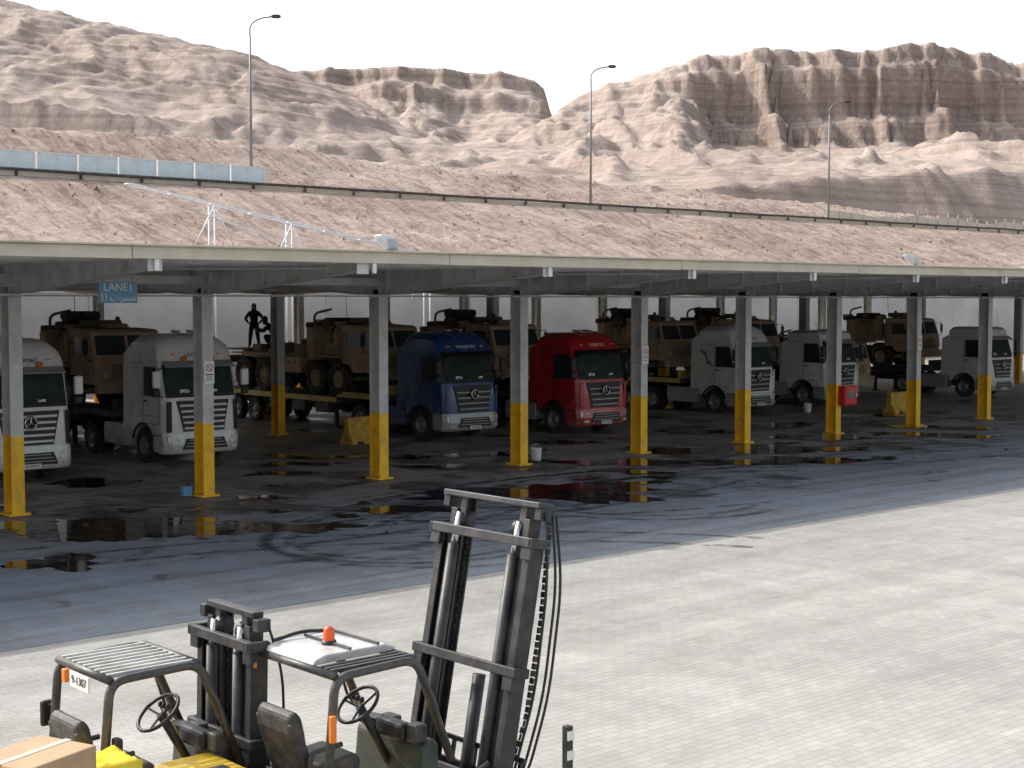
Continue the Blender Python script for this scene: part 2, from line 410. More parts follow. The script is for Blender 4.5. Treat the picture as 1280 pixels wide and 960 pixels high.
mobj('rubble_stones',V,F,'bank')

tA=[(-330,118),(-204,110.8),(-155.6,95.8),(-141,92.6),(-119,87.7),(-97,82.9),(-80,79.2),(-64,73.1),(-46,65.8),(-20,50),(400,30)]
tB=[(-330,90),(-126,97),(-86,96.3),(-65,97.5),(-45,98.2),(-26,96.6),(-13,95.3),(-5,95.6),(8,92.7),(12.5,89.4),(15.2,80),(22,70),(400,50)]
tC=[(-400,30),(-20,50),(5.4,62),(13.5,67),(21.6,73.5),(32.4,77.5),(43,80.2),(51,81.6),(57,84),(62,86.4),(84,88.2),(97,87),(113.5,86.7),(127,88.2),(142,89.3),(157,86.2),(173,81.3),(205,76),(330,70)]
gSm=[(0,1),(.08,.93),(.3,.68),(.65,.30),(1,0)]
gMe=[(0,1),(.05,.98),(.065,.88),(.16,.80),(.175,.70),(.5,.28),(1,0)]
gCl=[(0,1),(.05,.98),(.06,.90),(.09,.86),(.105,.60),(.15,.56),(.165,.43),(.4,.22),(1,0)]
def ridge(s,d,tab,D,w,g,wob,seed,gul,gmix=None):
    cr=interp(s,tab)+.55*noise.fractal(Vector((s*.08,seed,0)),.8,2,4)
    zf=19+max(0,D-w-230)*.14
    t=(D-d)/w
    if t<0: return cr-(-t*w)*.25
    if t>1.15: return -50
    wp=noise.noise(Vector((s*.02,d*.02,seed)))*14
    gq=Vector(((s+wp)*.045,d*.010,seed))
    G=rid(gq,5,.56)
    t2=t+wob*(.62-G)*1.6+.008*noise.fractal(Vector((s*.12,d*.12,seed)),.8,2,3)
    if t2>=1.02: return -50
    t2=max(0,t2)
    gg=interp(t2,g)
    if gmix is not None:
        m2=gmix(s); gg=gg*m2+interp(t2,gSm)*(1-m2)
    z=zf+(cr-zf)*gg
    z+=gul*(G-.62)*sst(t*5)*sst((1-t)*2.5)
    return z
def fm(i,j):
    s=-300+i*1.25; d=175+j*1.3
    if d>640: d=640+(d-640)*4
    X=.748*s+.664*d; Y=-.664*s+.748*d
    q=Vector((s,d,0))
    base=19+max(0,d-230)*.145
    if d>620: base-=(d-620)*.5
    R=rid(Vector((s*.03,d*.013,4)),5,.55)
    base+=3.0*(R-.62)*sst((d-210)/60)
    a=ridge(s,d,tA,450,230,gSm,.035,1.0,3.2)
    b2=ridge(s,d,tB,600,260,gMe,.03,5.0,4.5)
    c=ridge(s,d,tC,500,215,gCl,.06,9.0,8,lambda u:.12+.88*sst((u-48)/18))
    z=max(base,a,b2,c)
    if s>20: z=max(z,ridge(s,d,[(20,30),(60,40),(80,46),(100,43),(118,50),(135,44),(165,50),(200,46),(330,48)],405,130,gSm,.13,14.0,7))
    else: z=max(z,ridge(s,d,[(-330,50),(-140,54),(-100,55),(-70,50),(-40,52),(0,42),(20,30)],400,140,gSm,.10,22.0,4))
    z+=.45*noise.fractal(q*.13,.8,2,5)
    # bedding ledges: gently dipping beds stand out as small steps
    ph=z*.34+.012*s+.8*noise.noise(q*.008); fr=ph-math.floor(ph)
    k_=1.1 if d>360 else .3
    z+=k_*((fr-.5) if fr<.75 else (1-fr)*3*.25/.25-.5*(fr-.75)/.25*0-.5+.0)*(1 if fr<.75 else .67)
    if d<330: z=min(z,base+8)
    if Y<180: z-=(180-Y)*.85
    return (X,Y,z)
grid('mountains',490,385,fm,'rock')

# ------------------------------------------------------------ canopy
can=root('truck_canopy')
S=5.07; X0=13.57
YF=25.4; YB=64
cols=list(range(-4,16))
def ibeam(lst,x,y,z0,z1,fw=.30,dp=.42,t=.02):
    lst.append(((x,y-dp/2,(z0+z1)/2),(fw,t,z1-z0)))
    lst.append(((x,y+dp/2,(z0+z1)/2),(fw,t,z1-z0)))
    lst.append(((x,y,(z0+z1)/2),(.014,dp-t,z1-z0)))
g=[];yl=[];pl=[]
for n in cols:
    x=X0+S*n
    if n==1: x-=.25
    rows=[32.1]
    if n%2==1: rows.append(45)
    rows.append(59)
    for y in rows:
        top=1.8+random.uniform(-.03,.03)
        ibeam(yl,x,y,.06,top); ibeam(g,x,y,top,5.1)
        pl.append(((x,y,.035),(.5,.6,.05)))
        for zz in (2.9,4.2): g.append(((x,y,zz),(.28,.40,.012)))
boxes(can,'column_shafts',g,'colgrey'); boxes(can,'column_yellow_bases',yl,'yellow'); boxes(can,'base_plates',pl,'yellow')
for n in cols:
    x=X0+S*n-(.25 if n==1 else 0)
    prof=[(YF+.1,5.42),(YF+.1,5.60),(YB,5.60),(YB,5.35),(60,5.08),(54,5.28),(45.4,5.05),(44.6,5.05),(38,5.28),(32.9,4.98),(31.3,4.98)]
    prism(can,'rafter_web',prof,x-.007,x+.007,'colgrey')
    bf=[]
    bot=[(YF+.1,5.42),(31.3,4.98),(32.9,4.98),(38,5.28),(44.6,5.05),(45.4,5.05),(54,5.28),(60,5.08),(YB,5.35)]
    for (a,za),(b2,zb) in zip(bot,bot[1:]):
        L=math.hypot(b2-a,zb-za); bf.append(((x,(a+b2)/2,(za+zb)/2-.008),(.26,L,.018),(math.atan2(zb-za,b2-a),0,0)))
    for yy in [26.6,27.9,29.2,30.5,31.6,32.6,35,38,41,44,46]:
        zb=interp(yy,bot); bf.append(((x,yy,(5.6+zb)/2),(.24,.012,5.6-zb-.01)))
    bf.append(((x,YF+.05,5.5),(.3,.03,.28)))
    boxes(can,'rafter_flange',bf,'colgrey')
xa,xb=X0-4.6*S,X0+15.4*S
pu=[]
for k in range(24): pu.append((((xa+xb)/2,YF+.5+k*1.65,5.66),(xb-xa,.06,.12)))
boxes(can,'purlins',pu,'colgrey')
V=[];F=[];nx=int((xb-xa)/.25)
for i in range(nx+1):
    x=xa+(xb-xa)*i/nx; z=5.74+(.03 if i%2 else 0)
    V+=[(x,YF+.08,z),(x,YB,z+.05)]
for i in range(nx): F.append((2*i,2*i+2,2*i+3,2*i+1))
mobj('roof_sheet',V,F,'roof',can)
gl=[]; k=0
x=xa
while x<xb:
    L=min(7.6,xb-x); gl.append(((x+L/2,YF,5.70+.006*(k%2)),(L-.015,.16,.24))); x+=L; k+=1
boxes(can,'gutter_fascia',gl,'fascia',.012)
box(can,'gutter_lip',((xa+xb)/2,YF-.05,5.845),(xb-xa,.28,.045),'fascia',.01)
box(can,'rear_fascia',((xa+xb)/2,YB+.05,5.68),(xb-xa,.1,.28),'fascia')
es=[]
for n in cols:
    x=X0+S*n; es.append(((x,YF-.02,5.50),(.09,.05,.24)))
boxes(can,'gutter_outlets',es,'wpaint')
boxes(can,'eave_beam',[(((xa+xb)/2,32.1,5.3),(xb-xa,.12,.2)),(((xa+xb)/2,45,5.3),(xb-xa,.12,.2)),(((xa+xb)/2,59,5.3),(xb-xa,.12,.2))],'colgrey')
tubes(can,'bracing_rods',[[(X0+S*n,26.2,5.52),(X0+S*(n+1),31.8,5.5)] for n in cols[:-1:2]]+[[(X0+S*(n+1),26.2,5.50),(X0+S*n,31.8,5.48)] for n in cols[:-1:2]],.018,'colgrey',5)
tubes(can,'conduit',[[(xa,31.8,4.92),(xb,31.8,4.92)]],.025,'galv',6)

def floodlight(x):
    r=root('floodlight',(x,YF-.05,5.86),rad(20))
    tube(r,'bracket',rounded([(0,.1,0),(0,.05,.12),(-.1,-.05,.18)],.05),.025,'galv')
    prism(r,'housing',[(-.16,.08),(-.12,.0),(.10,.10),(.26,.28),(.22,.34),(.06,.34),(-.10,.24)],-.19,.19,'galv',.035)
    box(r,'lens',(0,-.03,.045),(.3,.24,.012),'lamp',rot=(rad(24),0,0))
for x in (19.0,38.6): floodlight(x)

r=root('lane_sign',(15.1,30,4.98))
box(r,'board',(0,0,0),(.92,.03,.46),'signb',.01)
text(r,'lane_text','LANE1',.24,(0,-.02,.11),(rad(90),0,0),'signw')
text(r,'arabic_text','1\u0627 \uFE8F\uFEAE\uFEB4\uFEE3',.23,(0,-.02,-.11),(rad(90),0,0),'signw')
tubes(r,'hangers',[[(-.35,0,.23),(-.35,0,.66)],[(.35,0,.23),(.35,0,.66)]],.012,'galv')
def csign(n,z,w=.28,h=.55):
    x=X0+S*n-(.25 if n==1 else 0)
    r=root('safety_sign',(x+.02,31.86,z))
    box(r,'plate',(0,0,0),(w,.012,h),'signw',.004)
    tube(r,'prohibition_ring',[(.085*math.cos(a*math.pi/10),-.012,.12+.085*math.sin(a*math.pi/10)) for a in range(21)],.011,'signr',5)
    box(r,'prohibition_bar',(0,-.012,.12),(.15,.008,.018),'signr',rot=(0,rad(45),0))
    boxes(r,'caption',[((0,-.009,-.05),(.2,.006,.03)),((0,-.009,-.11),(.17,.006,.02)),((0,-.009,-.17),(.2,.006,.02))],'black')
csign(1,3.05); csign(4,3.1); csign(7,3.2)
r=root('hose_cabinet',(X0+S*6+.35,31.75,1.4))
box(r,'cabinet',(0,0,0),(.75,.3,.7),'signr',.03); box(r,'door',(0,-.16,0),(.66,.02,.6),'signr',.01); box(r,'window',(0,-.175,.05),(.35,.01,.3),'glass')
box(r,'handle',(.28,-.18,0),(.03,.03,.12),'chrome')
def can_(x,y):
    r=root('bucket',(x,y,.01)); lathe(r,'body',(0,0,0),[(0,.001),(0,.14),(.02,.15),(.36,.18),(.38,.19),(.38,.165),(.03,.13)],'wpaint',20,'z')
    tube(r,'handle',[(.18*math.cos(a),0.0,.36+.12*math.sin(a)) for a in [k*math.pi/10 for k in range(11)]],.008,'galv',5)
can_(29.9,32.6); can_(51.6,39); 
r=root('oil_can',(18.0,32.3,0)); box(r,'body',(0,0,.14),(.24,.18,.26),'signb',.03); lathe(r,'cap',(.05,0,.27),[(0,.04),(.05,.035),(.05,.001)],'black',12,'z')
V=[];F=[]
for k in range(40):
    x=random.uniform(11,50); y=random.uniform(24,36); s=random.uniform(.02,.07); n=len(V)
    V+=boxv((x,y,s*.35+.01),(s*1.6,s,s*.5),Euler((random.uniform(-.2,.2),0,random.uniform(0,3))).to_matrix()); F+=[tuple(i+n for i in f) for f in BF]
mobj('yard_litter',V,F,'frame')
def barrier(x,y,rz,L=1.5):
    r=root('traffic_barrier',(x,y,.004),rz)
    prism(r,'barrier_body',[(-.32,0),(-.32,.12),(-.14,.38),(-.09,.9),(.09,.9),(.14,.38),(.32,.12),(.32,0)],-L/2,L/2,'barrier',.02)
    boxes(r,'lifting_slots',[((-.4,-.325,.05),(.25,.02,.1)),((.4,-.325,.05),(.25,.02,.1))],'black')
barrier(29.3,40.6,rad(8)); barrier(54.5,36.3,rad(0),1.7); barrier(26.6,49,rad(80))

# ------------------------------------------------------------ wall, fence, gantry, lamps, panels
r=root('concrete_wall')
bl=[]
for k in range(38):
    x=-40+k*7.5; bl.append(((x+3.74,73+.004*(k%2),2.6),(7.47,.25,5.2)))
boxes(r,'wall_panels',bl,'conc')
boxes(r,'coping',[((102.5,73,5.26),(285,.4,.1))],'conc')

def lamp(x,y,z,h):
    r=root('street_lamp',(x,y,z-.2),0)
    tube(r,'pole',[(0,0,0),(0,0,h*.5),(0,0,h-1.5)],[.17,.13,.10],'pole',10)
    a=Vector((.82,-.57,0))
    arm=[Vector((0,0,h-1.5)),Vector((0,0,h-.6)),a*.5+Vector((0,0,h-.05)),a*1.3+Vector((0,0,h+.25)),a*2.2+Vector((0,0,h+.38))]
    tube(r,'arm',rounded(arm,.5),.08,'pole',8)
    V=[];F=[]; c=a*2.6+Vector((0,0,h+.42))
    tubev([c-a*.5,c-a*.3,c+a*.25,c+a*.5],[.09,.2,.22,.1],10,V,F)
    mobj('lamp_head',V,F,'frame',r,smooth=True)
    box(r,'base_box',(0,0,.3),(.5,.5,.6),'conc')
for X in (80.2,128.3,176.4): lamp(X,130,15.85,17.3)
for k in range(9):
    x=44.3+k*3.95
    r=root('site_barrier_panel',(x+1.97,126.9,15.9))
    box(r,'panel',(0,0,1.12),(3.55,.12,1.8),'panel',.03)
    boxes(r,'frame',[((-1.85,0,1.05),(.12,.18,2.1)),((1.85,0,1.05),(.12,.18,2.1)),((0,0,2.08),(3.8,.16,.1)),((0,0,.15),(3.9,.4,.3)),((0,-.08,1.1),(.05,.05,1.8))],'wpaint')
r=root('guard_rail')
V=[];F=[]
xs=[-60+6*k for k in range(78)]
tubev([(x,125.9,16.25+.1*noise.noise(Vector((x*.1,0,0)))) for x in xs],.15,8,V,F)
mobj('rail',V,F,'frame',r)
boxes(r,'posts',[((x,126.0,15.9),(.2,.2,.9)) for x in xs],'frame')
boxes(r,'kerb_beam',[((170,126.3,15.85),(460,.25,.5))],'fascia')
r=root('perimeter_fence'); P=[]
for k in range(70):
    x=185+k*3; z=bankz(x,136.5); P.append(((x,136.5,z+1),(.16,.16,2.9)))
boxes(r,'posts',P,'conc')
V=[];F=[]
for k in range(69):
    x=185+k*3; za=bankz(x,136.5); zb=bankz(x+3,136.5); n=len(V)
    V+=[(x,136.5,za-.3),(x+3,136.5,zb-.3),(x+3,136.5,zb+1.9),(x,136.5,za+1.9)]; F.append((n,n+1,n+2,n+3))
mobj('fence_panels',V,F,'fascia',r)
r=root('pipe_gantry')
A=Vector((36,70,10.8)); B=Vector((58,70,7.1)); L=[]
L.append([A,B]); L.append([A+Vector((0,.6,0)),B+Vector((0,.6,0))])
for k in range(10):
    t=k/9; p=A.lerp(B,t); 
    if k in(2,4,8): 
        L.append([p,Vector((p.x,70,0))]); L.append([p+Vector((0,.6,0)),Vector((p.x,70.6,0))])
        L.append([p+Vector((0,0,-.1)),Vector((p.x-1.4,70,p.z-2.6))]); L.append([p+Vector((0,0,-.1)),Vector((p.x+1.4,70,p.z-2.6))])
    L.append([p,p+Vector((0,.6,0))])
tubes(r,'pipes',L,.045,'wpaint',6)
tubes(r,'lower_rail',[[A+Vector((4,0,-1.3)),B+Vector((-6,0,-1.0))]],.035,'wpaint',6)

# ------------------------------------------------------------ tractor unit + lowbed trailer
def arch(cy,cz,r,a0,a1,n=9):
    return [(cy+r*math.cos(rad(a0+(a1-a0)*k/n)),cz+r*math.sin(rad(a0+(a1-a0)*k/n))) for k in range(n+1)]
def semi(x,y,col,H=3.78,new=True,rz=0,stripe=False,trailer_edge='trail_y',low=False):
    r=root('semi_truck',(x,y,.004),rz)
    W=1.22
    side=[(.10,.40),(.02,.55),(0,.95),(.03,1.5),(.09,2.0),(.37,2.95)]
    side+=[(.52,H-.38),(.72,H-.14),(1.05,H-.01),(1.5,H),(2.15,H-.01),(2.3,H-.1)] if not low else [(.46,H-.14),(.62,H-.03),(.8,H),(2.2,H),(2.3,H-.08)]
    bottom=[(2.3,.80)]+arch(1.42,.52,.66,25,155)+[(.80,.40)]
    prof=side+bottom
    def warp(q,u):
        y_,z_=q
        if y_<.75 and z_>.39: y_+= .24*max(0,(abs(u)-.80)/.20)**1.6*(1-y_/.75)
        if z_>3.0: z_-= (.26 if not low else .12)*max(0,(abs(u)-.62)/.38)**2*((z_-3.0)/(H-3.0))
        return y_,z_
    us=[-1,-.985,-.96,-.92,-.86,-.78,-.6,-.3,0,.3,.6,.78,.86,.92,.96,.985,1]
    V=[];F=[];n=len(prof)
    for u in us:
        for q in prof:
            a,b_=warp(q,u); xx=u*W
            if b_>3.0: xx*=1-.07*(b_-3.0)/.8
            V.append((xx,a,b_))
    for i in range(len(us)-1):
        for k in range(n):
            k2=(k+1)%n; F.append((i*n+k,i*n+k2,(i+1)*n+k2,(i+1)*n+k))
    F.append(tuple(range(n-1,-1,-1))); F.append(tuple((len(us)-1)*n+k for k in range(n)))
    import bmesh
    o=mobj('cab_shell',V,F,col,r,smooth=True)
    bm=bmesh.new(); bm.from_mesh(o.data); bmesh.ops.recalc_face_normals(bm,faces=bm.faces)
    for e in bm.edges:
        if len(e.link_faces)==2 and e.calc_face_angle()>rad(38): e.smooth=False
    bm.to_mesh(o.data); bm.free()
    def fy(z): return .09+(z-2.0)*.28/.95
    def wy(xx,z,o=.018):
        return warp((fy(z),z),xx/W)[0]-o
    xs_=[-1.13,-1.08,-1.0,-.9,-.5,0,.5,.9,1.0,1.08,1.13]
    V=[];F=[]
    for xx in xs_:
        V+= [(xx,wy(xx,2.08),2.08),(xx*.985,wy(xx*.985,2.88),2.88)]
    for k in range(len(xs_)-1): F.append((2*k,2*k+2,2*k+3,2*k+1))
    mobj('windscreen',V,F,'glass',r,smooth=True)
    V=[];F=[]
    for xx in xs_:
        V+= [(xx,wy(xx,1.98,.012),1.98),(xx,wy(xx,2.94,.012),2.94)]
    for k in range(len(xs_)-1): F.append((2*k,2*k+2,2*k+3,2*k+1))
    mobj('windscreen_surround',V,F,'black',r,smooth=True)
    tubes(r,'wipers',[[(-.7,.06,2.08),(-.1,.13,2.34)],[(.1,.06,2.08),(.75,.13,2.34)]],.012,'black',5)
    boxes(r,'dash_items',[((-.55,fy(2.16)-.03,2.16),(.3,.01,.1)),((.4,fy(2.15)-.03,2.15),(.22,.01,.07))],'signw')
    V=[];F=[]
    for xx in xs_:
        V+= [(xx,wy(xx,2.99,.04),2.99),(xx,wy(xx,2.90,.24),2.86),(xx,wy(xx,2.90,.25),2.89),(xx,wy(xx,2.99,.04),3.04)]
    for k in range(len(xs_)-1):
        for q in range(4): F.append((4*k+q,4*k+4+q,4*k+4+(q+1)%4,4*k+(q+1)%4))
    F+= [(0,1,2,3),(4*len(xs_)-1,4*len(xs_)-2,4*len(xs_)-3,4*len(xs_)-4)]
    mobj('sun_visor',V,F,'black' if col!='white' else 'galv',r,smooth=False)
    boxes(r,'roof_marker_lamps',[((sx*.75,.46,3.22 if not low else 3.10),(.16,.05,.05)) for sx in(-1,1)],'amber',.01)
    if not low:
        text(r,'header_lettering',random.choice(('TRANSPORT','CARGO','LOGISTICS')),.16,(0,.43,3.2),(rad(72),0,0),'signw' if col!='white' else 'stripe',.004)
    V=[(-.66,-.025,.98),(.66,-.025,.98),(.86,.025,1.88),(-.86,.025,1.88)]
    V2=[(a,b_+.06,c) for a,b_,c in V]
    mobj('grille',V+V2,BF,'black',r,bevel=.01)
    sl=[]
    for k in range(5 if new else 4):
        z=1.08+k*(.165 if new else .19); w=1.24+ (z-1.0)*.40
        sl.append(((0,-.040+(z-1)*.055,z),(w,.05,.065 if new else .05)))
    boxes(r,'grille_slats',sl,col if new and col=='white' else ('galv' if not new else col),.012)
    lathe(r,'emblem_disc',(0,-.055+.035,1.58),[(-.035,.19),(-.05,.17),(-.05,.001)],'black',24,'y')
    tube(r,'emblem_ring',[(.16*math.cos(k*math.pi/12),-.09,1.58+.16*math.sin(k*math.pi/12)) for k in range(25)],.018,'chrome',6)
    tubes(r,'emblem_spokes',[[(0,-.09,1.58),(.15*math.sin(k*2.0944),-.09,1.58+.15*math.cos(k*2.0944))] for k in range(3)],.016,'chrome',5)
    bp=[(-.06,.42),(-.09,.62),(-.05,.93),(.25,.93),(.25,.38),(.0,.34)]
    V=[];F=[]; ub=[-1,-.97,-.92,-.84,-.7,0,.7,.84,.92,.97,1]
    for u in ub:
        k_=.26*max(0,(abs(u)-.7)/.3)**2
        for a,b_ in bp: V.append((u*1.235,a+(k_ if a<.2 else .45),b_))
    nb=len(bp)
    for i in range(len(ub)-1):
        for k in range(nb): F.append((i*nb+k,i*nb+(k+1)%nb,(i+1)*nb+(k+1)%nb,(i+1)*nb+k))
    F.append(tuple(range(nb))); F.append(tuple((len(ub)-1)*nb+k for k in range(nb-1,-1,-1)))
    mobj('bumper',V,F,'galv' if (not new and col!='red') else col,r,smooth=False)
    V=[(-.74,-.098,.46),(.74,-.098,.46),(.62,-.098,.78),(-.62,-.098,.78)]; V2=[(a,b_+.05,c) for a,b_,c in V]
    mobj('bumper_intake',V+V2,BF,'black',r)
    boxes(r,'intake_bars',[((0,-.105,.55+k*.09),(1.3-.12*k,.015,.02)) for k in range(3)],'galv')
    for sx in(-1,1):
        V=[(sx*.78,-.10,.62),(sx*1.14,.03,.64),(sx*1.16,.05,.86),(sx*.84,-.09,.80)]
        if sx<0: V=[V[1],V[0],V[3],V[2]]
        V2=[(a,b_+.08,c) for a,b_,c in V]; mobj('headlamp',V+V2,BF,'lamp',r,bevel=.015)
        box(r,'fog_lamp',(sx*.95,-.06,.49),(.2,.05,.08),'lamp',.01,rot=(0,0,sx*.25))
        box(r,'corner_deflector',(sx*1.09,.055,1.42),(.16,.06,.90),'black' if new else col,.03,rot=(0,0,sx*.5))
        tubes(r,'mirror_arms',[[(sx*1.15,.3,2.85),(sx*1.42,.12,2.8)],[(sx*1.18,.25,2.0),(sx*1.42,.12,2.05)]],.02,'black',6)
        box(r,'mirror_main',(sx*1.45,.12,2.52),(.24,.13,.5),'black' if not(new and col=='white') else 'white',.04)
        box(r,'mirror_wide',(sx*1.45,.12,2.12),(.23,.12,.22),'black',.04)
        box(r,'mirror_glass',(sx*1.45,.19,2.5),(.19,.01,.42),'chrome')
        xx=sx*(W+.004)
        prw=[(.48,2.06),(.60,2.72),(.66,2.80),(1.28,2.80),(1.30,2.06)]
        prism(r,'side_window',prw,xx-.006,xx+.006,'glass')
        fr=[(.43,2.0),(.56,2.76),(.64,2.86),(1.34,2.86),(1.36,2.0)]
        prism(r,'window_frame',fr,xx-.003,xx+.003,'black')
        boxes(r,'door_seams',[((xx,1.42,2.1),(.006,.014,1.85)),((xx,.40,1.6),(.006,.014,.8)),((xx,.91,1.19),(.006,1.02,.014)),((xx,.91,1.42),(.006,1.02,.01)),((xx,1.86,2.95),(.006,.8,.012))],'black')
        box(r,'door_handle',(xx+sx*.015,1.25,1.85),(.03,.16,.05),'black',.01)
        box(r,'side_step',(sx*1.16,.53,.5),(.14,.45,.18),'black',.02)
        box(r,'upper_step',(sx*1.19,.53,.86),(.09,.45,.06),'black',.01)
        ap=arch(1.42,.52,.66,15,165,10); tube(r,'arch_trim',[(sx*1.24,a,b_) for a,b_ in ap],.035,'black',6)
        prism(r,'side_fairing',[(2.32,1.05),(2.32,H-.4),(2.7,H-.6),(2.78,1.05)],sx*1.18-.02,sx*1.18+.02,col,.01)
        wheel(r,(sx*1.06,1.42,.52),.52,.31,.30,sx)
        wheel(r,(sx*1.08,5.0,.52),.52,.3,.30,sx); wheel(r,(sx*.74,5.0,.52),.52,.3,.30,sx)
        prism(r,'fuel_tank',[(2.5,.42),(2.42,.55),(2.42,.98),(2.5,1.08),(4.05,1.08),(4.13,.98),(4.13,.55),(4.05,.42)],sx*1.2-(.55 if sx>0 else 0),sx*1.2+(.55 if sx<0 else 0),'white' if (col=='white' and new) else ('galv' if col!='blue' else 'blue'),.04)
        ap=arch(5.0,.52,.63,20,160,10); V=[];F=[]
        for a,b_ in ap: V+=[(sx*1.24,a,b_),(sx*.62,a,b_)]
        for k in range(10): F.append((2*k,2*k+1,2*k+3,2*k+2))
        mobj('rear_mudguard',V,F,'black',r)
        if stripe:
            for kk in range(2):
                tube(r,'stripe',rounded([(xx+sx*.003,1.5+kk*.14,2.05+kk*.12),(xx+sx*.003,1.8,2.2-kk*.1),(xx+sx*.003,1.9,2.5+kk*.1),(xx+sx*.003,2.2,2.65+kk*.1)],.2),.022,'stripe',4)
    box(r,'number_plate',(0,-.115,.44),(.5,.01,.12),'signw')
    text(r,'plate_text','60-%d'%random.randint(10000,99999),.10,(0,-.123,.44),(rad(90),0,0),'black',.001)
    if new and col=='white':
        tubes(r,'visor_lamps',[[(sx*.45,.26,3.10),(sx*.45,.36,3.10)] for sx in(-1,1)],.08,'amber',10)
    if not low:
        tubes(r,'air_horns',[[(sx*.25,.95,H+.05),(sx*.25,1.4,H+.06)] for sx in(-1,1)],.045,'chrome',8)
    boxes(r,'chassis_rails',[((-.42,3.9,.86),(.09,5.4,.24)),((.42,3.9,.86),(.09,5.4,.24)),((0,3.0,.86),(.8,.1,.2)),((0,6.3,.86),(.9,.1,.2)),((0,5.0,.55),(1.9,.16,.2)),((0,1.42,.5),(1.9,.14,.14))],'frame')
    box(r,'engine_block',(0,1.6,.85),(.9,1.6,.6),'frame',.05)
    lathe(r,'fifth_wheel',(0,5.1,1.08),[(0,.5),(.1,.5),(.1,.001)],'frame',20,'z')
    box(r,'cab_rear_stack',(.6,2.55,1.8),(.3,.25,1.6),'frame',.05)
    tubes(r,'air_lines',[rounded([(.1*k,2.35,2.0),(.1*k,2.9,1.3),(.1*k,3.3,1.5),(.1*k,3.5,1.4)],.3) for k in(-1,0,1)],.02,'signr',5)
    box(r,'gooseneck',(0,4.9,1.32),(2.4,3.0,.22),'deck',.02)
    box(r,'headboard',(0,3.45,1.55),(2.4,.08,.45),trailer_edge,.01)
    box(r,'trailer_deck',(0,11.2,1.12),(2.5,9.6,.18),'deck',.02)
    for sx in(-1,1):
        box(r,'deck_edge',(sx*1.265,11.2,1.12),(.03,9.6,.2),trailer_edge)
        box(r,'neck_edge',(sx*1.215,4.9,1.33),(.03,3.0,.2),trailer_edge)
        box(r,'main_beam',(sx*.5,10.0,.85),(.14,12,.36),'frame')
        for yy in (12.2,13.5,14.8):
            wheel(r,(sx*1.08,yy,.48),.48,.3,.28,sx)
        for yy in (7.4,9,10.6): box(r,'tool_box',(sx*1.05,yy,.8),(.35,.9,.4),'frame',.02)
        boxes(r,'landing_leg',[((sx*.9,6.9,.6),(.14,.14,1.1)),((sx*.9,6.9,.06),(.3,.3,.05))],'frame')
    boxes(r,'outriggers',[((0,6.8+k*.75,.98),(2.4,.08,.12)) for k in range(12)],'frame')
    box(r,'tail_bar',(0,15.95,.8),(2.4,.1,.2),'signr')
    boxes(r,'ramps',[((-.75,16.0,1.6),(.7,.12,1.1)),((.75,16.0,1.6),(.7,.12,1.1))],'trail_y')
    return r
